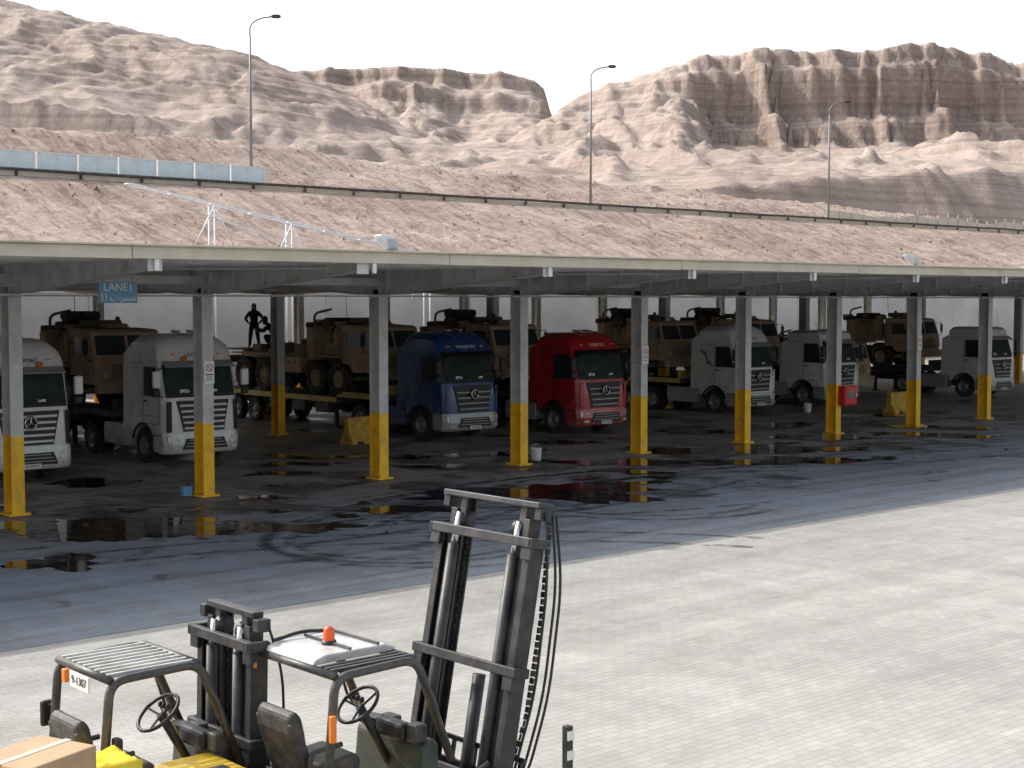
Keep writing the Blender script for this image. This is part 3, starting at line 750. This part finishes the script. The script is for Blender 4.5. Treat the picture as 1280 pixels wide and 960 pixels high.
# ------------------------------------------------------------ 8x8 military truck
def mil(x,y,rz=0,z=1.225,var=0):
    r=root('military_truck',(x,y,z),rz)
    R=.66
    for ay in (2.05,3.55,7.2,8.7):
        for sx in(-1,1): wheel(r,(sx*1.0,ay,R),R,.42,.32,sx,'tan')
        box(r,'axle',(0,ay,.66),(1.7,.2,.22),'tan2',.03)
    boxes(r,'frame_rails',[((-.42,5.4,1.05),(.12,9.4,.3)),((.42,5.4,1.05),(.12,9.4,.3))],'tan2')
    cab=[(.05,.95),(.0,1.35),(.06,1.78),(.34,2.58),(.50,2.66),(1.75,2.70),(1.80,2.6),(1.80,1.25),(1.35,1.22),(1.1,.95)]
    prism(r,'cab',cab,-1.2,1.2,'tan',.035,2)
    box(r,'front_bumper',(0,-.1,.85),(2.4,.25,.36),'tan',.03)
    def cy(zz): return .06+(zz-1.78)*.28/.8
    for sx in(-1,1):
        V=[(sx*.06,cy(1.88)-.012,1.88),(sx*1.08,cy(1.88)-.012,1.88),(sx*1.06,cy(2.48)-.012,2.48),(sx*.06,cy(2.48)-.012,2.48)]
        V2=[(a,b_+.01,c) for a,b_,c in V]; mobj('windscreen_half',V+V2,BF,'glass',r)
        prism(r,'door_window',[(.48,1.85),(.62,2.42),(1.35,2.42),(1.35,1.85)],sx*1.205-.006,sx*1.205+.006,'glass')
        boxes(r,'door_seams',[((sx*1.203,1.45,1.8),(.01,.02,1.15)),((sx*1.203,.42,1.5),(.01,.02,.7)),((sx*1.203,.93,1.24),(.01,1.04,.02))],'tan2')
        tubes(r,'mirror_arm',[[(sx*1.2,.25,2.4),(sx*1.45,.1,2.45),(sx*1.45,.1,1.8),(sx*1.2,.2,1.7)]],.02,'black',6)
        box(r,'mirror',(sx*1.47,.1,2.15),(.2,.05,.42),'black',.02)
        lathe(r,'headlight',(sx*.85,-.03,1.25),[(-.05,.11),(0,.10),(0,.001)],'lamp',16,'y')
        boxes(r,'fender',[((sx*1.08,2.8,1.50),(.34,2.3,.05)),((sx*1.08,7.95,1.48),(.34,3.1,.05))],'tan')
        box(r,'step',(sx*1.1,1.0,.72),(.25,.4,.06),'tan2')
    box(r,'grille',(0,-.01,1.35),(1.2,.04,.45),'tan2')
    boxes(r,'grille_bars',[((k*.14-.56,-.04,1.35),(.04,.03,.43)) for k in range(9)],'tan')
    box(r,'engine_cover',(.1,2.85,1.95),(1.5,1.9,.85),'tan',.05)
    box(r,'radiator_box',(0,4.05,1.95),(2.2,.45,1.25),'tan',.04)
    boxes(r,'radiator_louvres',[((0,4.28,1.5+k*.12),(1.9,.02,.05)) for k in range(8)],'tan2')
    lathe(r,'air_cleaner',(-.85,2.35,1.75),[(0,.001),(0,.24),(.75,.24),(.8,.16),(.95,.16),(.97,.26),(1.05,.2),(1.06,.001)],'tan',20,'z')
    lathe(r,'muffler',(.85,2.5,1.8),[(0,.001),(0,.2),(.9,.2),(.92,.07),(1.25,.07),(1.25,.001)],'frame',16,'z')
    for k in range(2 if var!=1 else 1):
        c=(0.1,3.7,2.78+k*.3)
        lathe(r,'spare_tyre',c,[(-.13,.36),(-.18,.5),(-.13,.62),(0,.66),(.13,.62),(.15,.5),(.12,.36),(.05,.2),(.05,.001)],'rubber',24,'z')
    boxes(r,'spare_carrier',[((0,3.7,2.6),(1.5,1.4,.06)),((-.7,3.2,2.3),(.08,.08,.6)),((.7,3.2,2.3),(.08,.08,.6))],'tan2')
    tubes(r,'carrier_davit',[rounded([(-.7,4.3,1.9),(-.7,4.3,3.1),(-.1,4.0,3.25)],.2)],.05,'tan2',8)
    boxes(r,'hook_frame',[((-.45,7.2,1.38),(.18,5.4,.24)),((.45,7.2,1.38),(.18,5.4,.24)),((0,5.2,1.5),(1.0,.2,.3)),((0,9.7,1.4),(1.1,.2,.3))],'tan')
    if var!=2:
        boxes(r,'hook_arm',[((0,6.0,1.68),(.34,2.6,.26)),((0,4.8,2.15),(.3,.24,1.2)),((0,4.95,2.75),(.26,.5,.2))],'tan',.02)
        tubes(r,'hydraulic_cylinders',[[(sx*.3,5.2,1.5),(sx*.3,7.6,1.85)] for sx in(-1,1)],.09,'tan2',10)
    else:
        box(r,'cargo_bed',(0,7.2,1.62),(2.4,5.2,.1),'tan',.02)
        boxes(r,'bed_sides',[((sx*1.18,7.2,1.95),(.05,5.2,.55)) for sx in(-1,1)]+[((0,4.65,2.1),(2.4,.05,.9))],'tan',.01)
        boxes(r,'bed_ribs',[((-1.215,4.8+k*.6,1.95),(.03,.07,.55)) for k in range(9)],'tan2')
    boxes(r,'side_lockers',[((-1.0,5.3,1.12),(.42,1.5,.62)),((1.0,5.3,1.12),(.42,1.5,.62))],'tan',.03)
    boxes(r,'locker_latches',[((-1.215,4.9+k*.4,1.2),(.02,.05,.1)) for k in range(3)],'black')
    boxes(r,'rear_platform',[((0,9.3,1.62),(2.3,1.6,.06)),((0,10.05,1.2),(2.3,.12,.3))],'tan2',.01)
    boxes(r,'stowage',[((-.8,6.3,1.75),(.5,.8,.35)),((.8,6.6,1.8),(.5,1.1,.45)),((-.85,7.9,1.7),(.45,.6,.3))],'tan2',.05)
    # rolled canvas, packs and jerrycans
    tubes(r,'canvas_rolls',[[(-.9,4.5,2.64),(.9,4.5,2.66)],[(-.85,1.72,2.84),(.55,1.72,2.84)]],.12,'canvas',10)
    boxes(r,'packs',[((-.75,3.25,2.74),(.4,.35,.3),(0,.1,.3)),((.75,3.3,2.72),(.35,.4,.26),(.1,0,-.2)),((.3,6.0,1.98),(.5,.4,.3),(0,0,.4)),((-.2,7.6,1.72),(.6,.5,.36),(0,0,.2))],'canvas',.08)
    boxes(r,'jerrycans',[((-1.1,4.35+k*.2,1.66),(.34,.16,.46)) for k in range(3)],'tan2',.03)
    tubes(r,'tie_down_chains',[[(-1.15,1.8,1.0),(-1.2,.6,.02)],[(-1.15,8.2,1.0),(-1.2,9.8,.02)],[(-1.15,4.4,1.0),(-1.22,5.6,.02)]],.02,'frame',5)
    boxes(r,'roof_hatch',[((0,1.1,2.73),(.8,.7,.06))],'tan2',.01)
    lathe(r,'hatch_ring',(0,1.1,2.76),[(0,.45),(.08,.45),(.08,.38),(0,.38)],'tan2',20,'z')
    tubes(r,'grab_rails',[rounded([(sx*1.21,1.6,1.4),(sx*1.27,1.6,1.5),(sx*1.27,1.6,2.3),(sx*1.21,1.6,2.4)],.05) for sx in(-1,1)],.015,'black',5)
    lathe(r,'work_light',(-.9,.35,2.78),[(-.06,.001),(-.06,.07),(.04,.09),(.04,.001)],'black',12,'y')
    tubes(r,'antenna',[[(-1.0,1.7,2.65),(-1.02,1.75,3.7)]],.012,'black',5)
    return r
TR=[(16.3,37.5,'white',3.78,True,0,False,False,0),
(22.05,38.5,'white',3.82,True,0,False,False,0),
(32.85,39.0,'blue',3.72,False,0,False,False,1),
(37.85,37.6,'red',3.64,False,0,False,False,2),
(49.3,39.8,'white',3.75,False,0,True,False,0),
(55.9,40.2,'white',3.45,False,0,False,True,2),
(67.1,38.8,'white',3.50,False,0,False,True,1)]
for k,(x,y,c,H,new,rz,st,low,v) in enumerate(TR):
    semi(x,y,c,H,new,rad(random.uniform(-1,1)),st,'trail_y' if k in(2,4) else 'frame',low)
    mil(x+random.uniform(-.05,.05),y+4.3+(.3 if k%2 else 0),rad(random.uniform(-.5,.5)),1.222,v)
mil(61.5,43.5,0,.03,1)

# ------------------------------------------------------------ people
def person(loc,rz,pose,mat):
    r=root('person',loc,rz)
    if pose=='stand':
        J={'pel':(0,0,.93,.15),'wst':(0,.0,1.08,.15),'chs':(0,.01,1.30,.185),'nk':(0,0,1.48,.085),'hd':(0,-.03,1.56,.09),
        'shL':(-.19,0,1.42,.09),'elL':(-.37,.08,1.18,.07),'waL':(-.23,-.06,1.02,.045),
        'shR':(.19,0,1.42,.09),'elR':(.37,.08,1.17,.07),'waR':(.23,-.06,1.01,.045),
        'hpL':(-.10,0,.88,.12),'knL':(-.15,-.03,.49,.09),'anL':(-.19,.02,.09,.06),'toL':(-.21,-.16,.04,.045),
        'hpR':(.10,0,.88,.12),'knR':(.15,-.03,.49,.09),'anR':(.19,.02,.09,.06),'toR':(.21,-.16,.04,.045)}
        head=Vector((0,-.05,1.67))
    else:
        J={'pel':(0,.12,.48,.15),'wst':(0,.06,.62,.15),'chs':(0,-.10,.84,.18),'nk':(0,-.19,1.0,.085),'hd':(0,-.24,1.07,.09),
        'shL':(-.19,-.13,.94,.085),'elL':(-.24,-.34,.74,.06),'waL':(-.14,-.56,.80,.045),
        'shR':(.19,-.13,.94,.085),'elR':(.25,-.32,.70,.06),'waR':(.12,-.54,.72,.045),
        'hpL':(-.11,.10,.45,.115),'knL':(-.20,-.30,.52,.085),'anL':(-.18,-.05,.09,.055),'toL':(-.20,-.24,.04,.045),
        'hpR':(.11,.10,.45,.115),'knR':(.18,-.28,.36,.085),'anR':(.16,.12,.12,.055),'toR':(.17,-.06,.04,.045)}
        head=Vector((0,-.30,1.17))
    E=[('pel','wst'),('wst','chs'),('chs','nk'),('nk','hd'),('chs','shL'),('shL','elL'),('elL','waL'),('chs','shR'),('shR','elR'),('elR','waR'),
    ('pel','hpL'),('hpL','knL'),('knL','anL'),('anL','toL'),('pel','hpR'),('hpR','knR'),('knR','anR'),('anR','toR')]
    keys=list(J); idx={k:i for i,k in enumerate(keys)}
    me=bpy.data.meshes.new('body'); me.from_pydata([J[k][:3] for k in keys],[(idx[a],idx[b2]) for a,b2 in E],[])
    o=bpy.data.objects.new('body',me); link(o,r); me.materials.append(M[mat])
    sk=o.modifiers.new('s','SKIN'); sk.use_smooth_shade=True
    lay=me.skin_vertices[0].data
    for k in keys:
        q=J[k][3]; lay[idx[k]].radius=(q,q*.85 if k in('chs','wst','pel') else q); lay[idx[k]].use_root=(k=='pel')
    ss=o.modifiers.new('u','SUBSURF'); ss.levels=2; ss.render_levels=2
    def ell(name,c,s,mat2,n=14,shape=None):
        V=[];F=[]
        for i in range(n+1):
            th=math.pi*i/n
            for k in range(n*2):
                ph=math.pi*k/n; v=Vector((math.sin(th)*math.cos(ph),math.sin(th)*math.sin(ph),math.cos(th)))
                if shape: v=shape(v)
                V.append((c[0]+v.x*s[0],c[1]+v.y*s[1],c[2]+v.z*s[2]))
        m2=n*2
        for i in range(n):
            for k in range(m2): F.append((i*m2+k,i*m2+(k+1)%m2,(i+1)*m2+(k+1)%m2,(i+1)*m2+k))
        return mobj(name,V,F,mat2,r,smooth=True)
    def face(v):
        v=v.copy()
        if v.z<0: v.x*=1+.28*v.z; v.y*=1+.1*v.z
        if v.y<-.8 and abs(v.z)<.35: v.y-=.16*(1-abs(v.z)/.35)*max(0,1-abs(v.x)*4)
        return v
    ell('head',head,(.075,.095,.115),'skin',14,face)
    ell('hood',head+Vector((0,.035,.015)),(.105,.11,.14),mat,12)
    ell('hood_collar',head+Vector((0,.04,-.13)),(.12,.11,.08),mat,10)
    for sx in(-1,1):
        ell('eye',head+Vector((sx*.03,-.088,.01)),(.012,.008,.008),'black',5)
        w=Vector(J['waL' if sx<0 else 'waR'][:3]); e=Vector(J['elL' if sx<0 else 'elR'][:3]); d=(w-e).normalized()
        side=d.cross(Vector((0,0,1))).normalized()
        V=[];F=[]
        tubev([w,w+d*.05,w+d*.09],[.03,.04,.036],8,V,F)
        for f in range(4):
            o2=side*(f-1.5)*.02; L=[.07,.08,.075,.06][f]
            s0=w+d*.085+o2; tubev([s0,s0+d*L*.5,s0+d*L*.85+Vector((0,0,-L*.35))],[.010,.009,.007],6,V,F)
        s0=w+d*.03+side*.035; tubev([s0,s0+side*.03+d*.03,s0+side*.035+d*.065],[.012,.011,.008],6,V,F)
        mobj('hand',V,F,'skin',r,smooth=True)
    tube(r,'mouth',[head+Vector((-.022,-.083,-.05)),head+Vector((0,-.088,-.052)),head+Vector((.022,-.083,-.05))],.004,'signr',5)
person((32.7,52.9,2.88),rad(-40),'stand','cloth_dark')
person((32.1,50.6,2.88),rad(-120),'crouch','cloth_olive')

# ------------------------------------------------------------ forklifts  (local front = -y)
def forklift(loc,W,L,mast_y,mast_h,tilt,mastw,body,sheet_roof,big):
    r=root('forklift',loc,rad(90))
    G=2.10; hw=W/2
    top=1.36
    cw=[(1.0,.25),(1.08,.45),(1.06,1.0),(.92,top-.06),(.80,top),(.36,top),(.30,top-.12),(.26,1.16),(-.30,1.14),(-.34,.95),(-.36,.62),(-1.0,.60),(-1.02,.28),(-.9,.2),(.6,.18)]
    prism(r,'counterweight_body',cw,-hw-.04,hw+.04,body,.05,3)
    prism(r,'front_cowl',[(-.82,.6),(-.90,1.35),(-.98,1.42),(-1.06,1.37),(-1.08,.4),(-.85,.4)],-hw*.8,hw*.8,'fkgreen' if big else 'fkguard',.04)
    box(r,'instrument_panel',(-.12,-.86,1.45),(.34,.12,.14),'black',.03)
    boxes(r,'cowl_clutter',[((.25,-.92,1.44),(.2,.14,.06),(0,0,.3)),((-.36,-.9,1.46),(.12,.12,.14)),((.1,-1.0,1.44),(.16,.1,.1))],'fkguard',.015)
    box(r,'engine_hood_pad',(0,.0,1.17),(W*.72,.5,.06),'fkgreen' if big else 'black',.03)
    boxes(r,'louvres',[((-hw-.045,.3+.09*k,.8),(.01,.04,.3)) for k in range(6)],'black')
    box(r,'radiator_cap_panel',(0,.6,top+.012),(W*.3,.2,.02),'fkguard',.005)
    prism(r,'seat_cushion',[(.05,1.19),(.05,1.33),(-.08,1.34),(-.42,1.37),(-.47,1.31),(-.45,1.19)],-.24,.24,'seat',.05,3)
    prism(r,'seat_back',[(-.02,1.28),(.06,1.26),(.18,1.62),(.18,1.74),(.12,1.79),(.06,1.73),(.03,1.60)],-.23,.23,'seat',.05,3)
    for sx in(-1,1):
        box(r,'seat_bolster',(sx*.21,.08,1.52),(.07,.1,.4),'seat',.03,rot=(rad(-18),0,0))
        tube(r,'arm_rest',rounded([(sx*.28,.05,1.25),(sx*.28,.02,1.47),(sx*.28,-.25,1.48)],.06),.022,'seat',6)
    c=Vector((0,-.60,1.66)); tl=rad(38)
    ring=[]
    for k in range(25):
        a=2*math.pi*k/24; ring.append(c+Vector((.18*math.cos(a),.18*math.sin(a)*math.cos(tl),-.18*math.sin(a)*math.sin(tl))))
    tube(r,'steering_wheel',ring,.015,'black',8)
    tubes(r,'steering_spokes',[[c+Vector((0,-.02,-.03)),ring[k]] for k in(0,8,16)],.010,'black',5)
    tube(r,'steering_column',[(0,-.62,1.64),(0,-.90,1.15)],.035,'black',8)
    tubes(r,'control_levers',[[(.2+.06*k,-.88,1.38),(.22+.06*k,-.80,1.60)] for k in range(3)],.009,'chrome',5)
    for k in range(3): lathe(r,'lever_knob',(.22+.06*k,-.80,1.60),[(0,.001),(.0,.018),(.03,.02),(.045,.001)],'black',8,'z')
    rr=.034
    for sx in(-1,1):
        tube(r,'guard_side_hoop',rounded([(sx*hw,.10,.95),(sx*hw,.0,G-.02),(sx*hw,-L,G),(sx*hw*.96,-L-.36,1.25)],.13,6),rr,'fkguard',10)
        tube(r,'grab_rail',rounded([(sx*(hw+.02),-L-.05,1.95),(sx*(hw+.06),-L-.12,1.8),(sx*(hw+.06),-L-.2,1.55),(sx*(hw),-L-.26,1.45)],.04),.014,'fkguard',6)
    tubes(r,'guard_cross_rails',[[(-hw,0,G-.01),(hw,0,G-.01)],[(-hw,-L+.02,G),(hw,-L+.02,G)]],.032,'fkguard',8)
    if not sheet_roof:
        n=9
        boxes(r,'guard_slats',[((-hw+.05+(W-.1)*k/(n-1),-L/2,G+.012),(.026,L,.03)) for k in range(n)]+[((0,-L/2,G-.005),(W,.04,.02))],'silver',.004)
        box(r,'registration_plate',(-.05,.055,G-.08),(.30,.012,.11),'signw')
        text(r,'registration_text','9-1307',.085,(-.05,.064,G-.08),(rad(90),0,rad(180)),'black',.001)
        box(r,'tail_light',(-hw+.62,.05,G-.08),(.06,.04,.1),'amber',.01)
        for sx in(-1,1):
            box(r,'work_lamp',(sx*(hw+.06),-.02,1.62),(.09,.06,.13),'black',.02)
        tubes(r,'mirror_stalk',[[(hw,.0,1.75),(hw+.12,.04,1.72)]],.012,'black',6); box(r,'mirror',(hw+.14,.04,1.66),(.05,.1,.2),'black',.02)
    else:
        prism(r,'roof_sheet',[(.02,G+.02),(.0,G+.06),(-.08,G+.085),(-L+.1,G+.085),(-L,G+.05),(-L,G+.02)],-hw*.55,hw*.62,'silver',.02)
        boxes(r,'guard_slats',[((-hw*q,-L/2,G+.015),(.03,L,.03)) for q in(.66,.78,.9)]+[((hw*.8,-L/2,G+.015),(.03,L,.03))]+[((0,-L*.35*k-.06,G+.1),(W*.55,.02,.02)) for k in range(1,3)],'fkguard',.004)
        lathe(r,'beacon_base',(-.02,-.32,G+.085),[(0,.06),(.03,.055),(.03,.001)],'black',14,'z')
        lathe(r,'beacon',(-.02,-.32,G+.115),[(0,.045),(.08,.042),(.10,.03),(.11,.001)],'orange',14,'z')
        tubes(r,'roof_pipe',[rounded([(.30,-.04,G+.10),(.32,-.3,G+.13),(.25,-.55,G+.11)],.1)],.015,'black',6)
        lathe(r,'reverse_lamp',(hw-.1,.05,G-.1),[(0,.05),(.04,.04),(.04,.001)],'amber',12,'y')
        box(r,'rear_mirror',(-hw-.04,.05,1.72),(.04,.05,.2),'amber',.01)
    for sx in(-1,1):
        wheel(r,(sx*(hw-.02),mast_y+.45,.36),.36,.24,.19,sx,'silver'); wheel(r,(sx*(hw-.05),.62,.28),.28,.18,.15,sx,'silver')
        V=[];F=[]
        for a,b_ in arch(mast_y+.45,.36,.43,10,170,8): V+=[(sx*(hw+.1),a,b_),(sx*(hw-.18),a,b_)]
        for k in range(8): F.append((2*k,2*k+1,2*k+3,2*k+2))
        mobj('fender',V,F,body,r)
    mw=mastw/2
    Rm=Matrix.Rotation(tilt,3,'X')
    piv=Vector((0,mast_y,.15))
    def T(q): return tuple(piv+Rm@(Vector(q)))
    rot=(tilt,0,0); h=mast_h
    def mb(lst,c,s): lst.append((T(c),s,rot))
    out=[];inn=[];mid=[];cr=[]
    for sx in(-1,1):
        for (L0,off,yy,hh,z0) in ((out,mw,0,h*.90,0),(inn,mw-.09,-.025,h*.96,.05),(mid,mw-.17,-.05,h-.02,.1)):
            d=.15 if L0 is out else .125
            mb(L0,(sx*off,yy,z0+hh/2-z0/2),(.022,d,hh-z0))
            for q in(-1,1): mb(L0,(sx*(off-.03),yy+q*(d/2-.008),z0+hh/2-z0/2),(.075,.018,hh-z0))
    boxes(r,'mast_outer',out,'fkgrey',.004); boxes(r,'mast_middle',inn,'fkgrey',.004); boxes(r,'mast_inner',mid,'fkgrey',.004)
    th=.17 if big else .10
    mb(cr,(0,-.02,h),(mastw+(.06 if big else -.1),th,.05)); 
    mb(cr,(0,.10,h*.90),(mastw+.14,.06,.08)); mb(cr,(0,.10,h*.56),(mastw+.16,.05,.08)); mb(cr,(0,.08,h*.25),(mastw+.08,.04,.16)); mb(cr,(0,.06,.1),(mastw+.04,.06,.2))
    for sx in(-1,1):
        mb(cr,(sx*(mw+.05),.04,h*.90),(.05,.18,.08)); mb(cr,(sx*(mw+.06),.04,h*.56),(.05,.16,.08)); mb(cr,(sx*mw,-.02,h-.07),(.08,.12,.10))
        mb(cr,(sx*mw,.10,h*.56-.06),(.12,.03,.18)); mb(cr,(sx*mw,.10,h*.90-.06),(.12,.03,.16))
    boxes(r,'mast_crossbars',cr,'fkgrey',.008)
    tubes(r,'lift_cylinders',[[T((sx*(mw-.2),.06,.15)),T((sx*(mw-.2),.06,h*.86))] for sx in(-1,1)],.048,'fkgrey',12)
    tubes(r,'lift_rods',[[T((sx*(mw-.2),.06,h*.86)),T((sx*(mw-.2),.04,h*.95))] for sx in(-1,1)],.03,'chrome',10)
    if big: tubes(r,'free_lift_cylinder',[[T((.02,-.12,.3)),T((.02,-.12,h*.52))]],.055,'fkgrey',12)
    for sx in(-1,1):
        lathe(r,'chain_sheave',T((sx*(mw-.24),-.02,h*.93)),[(-.03,.001),(-.03,.08),(-.012,.065),(.012,.065),(.03,.08),(.03,.001)],'fkgrey',16,'x')
    V=[];F=[]
    def chain(path,sz=.045,w=1.0):
        pts=[Vector(q) for q in path]; k=0
        for a,b2 in zip(pts,pts[1:]):
            n=max(1,int((b2-a).length/sz)); 
            for i in range(n):
                c=a.lerp(b2,(i+.5)/n); k+=1; z=(b2-a).normalized(); Rq=z.to_track_quat('Z','Y').to_matrix()
                n0=len(V); V.extend(boxv(c,(.034*w,.016*w,sz*.85) if k%2 else (.016*w,.030*w,sz*.85),Rq)); F.extend([tuple(i2+n0 for i2 in f) for f in BF])
    for sx in(-1,1): chain([T((sx*(mw-.2),-.08,h*.95)),T((sx*(mw-.2),-.10,.6))])
    if big:
        chain([T((-mw+.06,-.17,h-.10)),T((-mw+.03,-.19,h*.7)),T((-mw+.05,-.20,h*.45)),T((-mw+.14,-.20,h*.3)),T((-mw+.24,-.18,.55))],.055,1.25)
    mobj('lift_chains',V,F,'fkgrey',r)
    hs=[]
    for q in ((-.10,0,.06) if big else (-.05,)):
        hs.append([T((-mw-.02+q*.3,-.10-q,h-.05)),T((-mw-.04,-.24-q,h*.8)),T((-mw-.04,-.27-q,h*.5)),T((-mw+.05,-.24-q,h*.28)),T((-mw+.2,-.15,.5))])
    for q in hs: tube(r,'hydraulic_hose',rounded(q,.25),.012,'black',6)
    ca=[]; cz=.35
    mb(ca,(0,-.17,cz),(mastw+.1,.05,.12)); mb(ca,(0,-.17,cz+.42),(mastw+.1,.05,.12))
    for k in range(5): mb(ca,(-mw+.02+(mastw-.04)*k/4,-.18,cz+.45),(.035,.03,.4))
    mb(ca,(0,-.18,cz+.65),(mastw+.05,.035,.04))
    for sx in(-1,1):
        mb(ca,(sx*.26,-.22,cz-.02),(.12,.05,.6))
    boxes(r,'carriage',ca,'fkgrey',.006)
    boxes(r,'forks',[((sx*.26,mast_y-.8,.09),(.12,1.1,.045)) for sx in(-1,1)],'fkgrey',.01)
    tubes(r,'tilt_cylinders',[[(sx*(hw-.2),-.9,.75),T((sx*(mw-.1),.08,.95))] for sx in(-1,1)],.04,'fkgrey',8)
    return r
forklift((4.78,10.13,0),.84,.72,-1.20,2.22,rad(1.5),.80,M['fkyellow'],False,False)
forklift((6.05,9.30,0),1.12,.74,-1.44,3.05,rad(11),1.16,M['fkyellow'],True,True)

r=root('cardboard_box',(3.9,9.0,0),rad(20))
box(r,'carton',(0,0,1.80),(.60,.5,.24),'card',.012); box(r,'tape',(0,0,1.922),(.605,.05,.003),'fascia')
boxes(r,'lower_cartons',[((0,0,1.50),(.66,.54,.33)),((0,0,1.11),(.66,.54,.42)),((0,0,.68),(.66,.54,.42)),((0,0,.32),(.66,.54,.28))],'card',.01)
boxes(r,'pallet',[((0,0,.14),(.8,.7,.03)),((-.35,0,.06),(.1,.7,.11)),((0,0,.06),(.1,.7,.11)),((.35,0,.06),(.1,.7,.11))],'card')
r=root('cardboard_box',(3.45,9.55,0),rad(-12)); box(r,'carton',(0,0,1.74),(.5,.42,.26),'card',.008); boxes(r,'lower_cartons',[((0,0,1.37),(.6,.5,.46)),((0,0,.91),(.6,.5,.44)),((0,0,.44),(.6,.5,.44)),((0,0,.11),(.7,.6,.2))],'card',.01)
r=root('yellow_tarpaulin',(4.52,9.38,0))
boxes(r,'crate',[((0,0,.8),(.44,.36,1.6))],'card',.02)
V=[];F=[];n=26
for j in range(n):
    for i in range(n):
        u=(i/(n-1)-.5)*2; v=(j/(n-1)-.5)*2; rr_=max(abs(u),abs(v))
        drop=max(0,rr_-.42)
        sx_=u/max(rr_,1e-6); sy_=v/max(rr_,1e-6)
        if rr_<.42: px,py=u/.42*.235,v/.42*.195
        else: px,py=sx_*(.235+.10*drop),sy_*(.195+.10*drop)
        fold=.035*math.sin(9*math.atan2(v,u))*min(1,drop*3)
        V.append((px*(1+fold*2),py*(1+fold*2),1.66-drop*1.1+.05*noise.noise(Vector((u*3,v*3,1)))+.03*noise.noise(Vector((u*8,v*8,4)))))
for j in range(n-1):
    for i in range(n-1): a=j*n+i; F.append((a,a+1,a+n+1,a+n))
mobj('cloth',V,F,'tarp',r,smooth=True)
r=root('marker_post',(7.62,7.95,0))
boxes(r,'post',[((0,0,.8),(.06,.06,1.6)),((0,0,.02),(.3,.3,.04))],'fkgrey',.005); boxes(r,'reflectors',[((-.0,-.035,1.53),(.065,.006,.07)),((0,-.035,1.38),(.065,.006,.07))],'signw')

# ------------------------------------------------------------ light, sky, camera
az=rad(20); el=rad(43)
Sdir=Vector((-math.sin(az)*math.cos(el),math.cos(az)*math.cos(el),math.sin(el)))
sd=bpy.data.lights.new('sun','SUN'); sd.energy=3.2; sd.angle=rad(.5); sd.color=(1,.96,.90)
so=bpy.data.objects.new('sun',sd); so.rotation_euler=(-Sdir).to_track_quat('-Z','Y').to_euler(); so.location=(0,0,60); link(so)
w=bpy.data.worlds.new('World'); scene.world=w; w.use_nodes=True; nt=w.node_tree
sky=N(nt,'ShaderNodeTexSky'); sky.sky_type='NISHITA'; sky.sun_disc=False; sky.sun_elevation=el; sky.sun_rotation=-az
sky.dust_density=5; sky.air_density=1.2; sky.altitude=300
bw=N(nt,'ShaderNodeRGBToBW'); nt.links.new(sky.outputs[0],bw.inputs[0])
c=mix(nt,.65,sky.outputs[0],bw.outputs[0])
c=mix(nt,1,c,(2.4,2.38,2.36),'MULTIPLY')   # white hazy sky brightened to lift the shade under the canopy
bg=nt.nodes['Background']; bg.inputs[1].default_value=.14; nt.links.new(c,bg.inputs[0])
cam=bpy.data.cameras.new('cam'); co=bpy.data.objects.new('camera',cam); link(co)
cam.sensor_width=36; cam.lens=52.03; cam.clip_end=5000; cam.clip_start=.1
co.location=(0,0,4.8); co.rotation_euler=(rad(90-3.22),0,rad(-41.6)); scene.camera=co
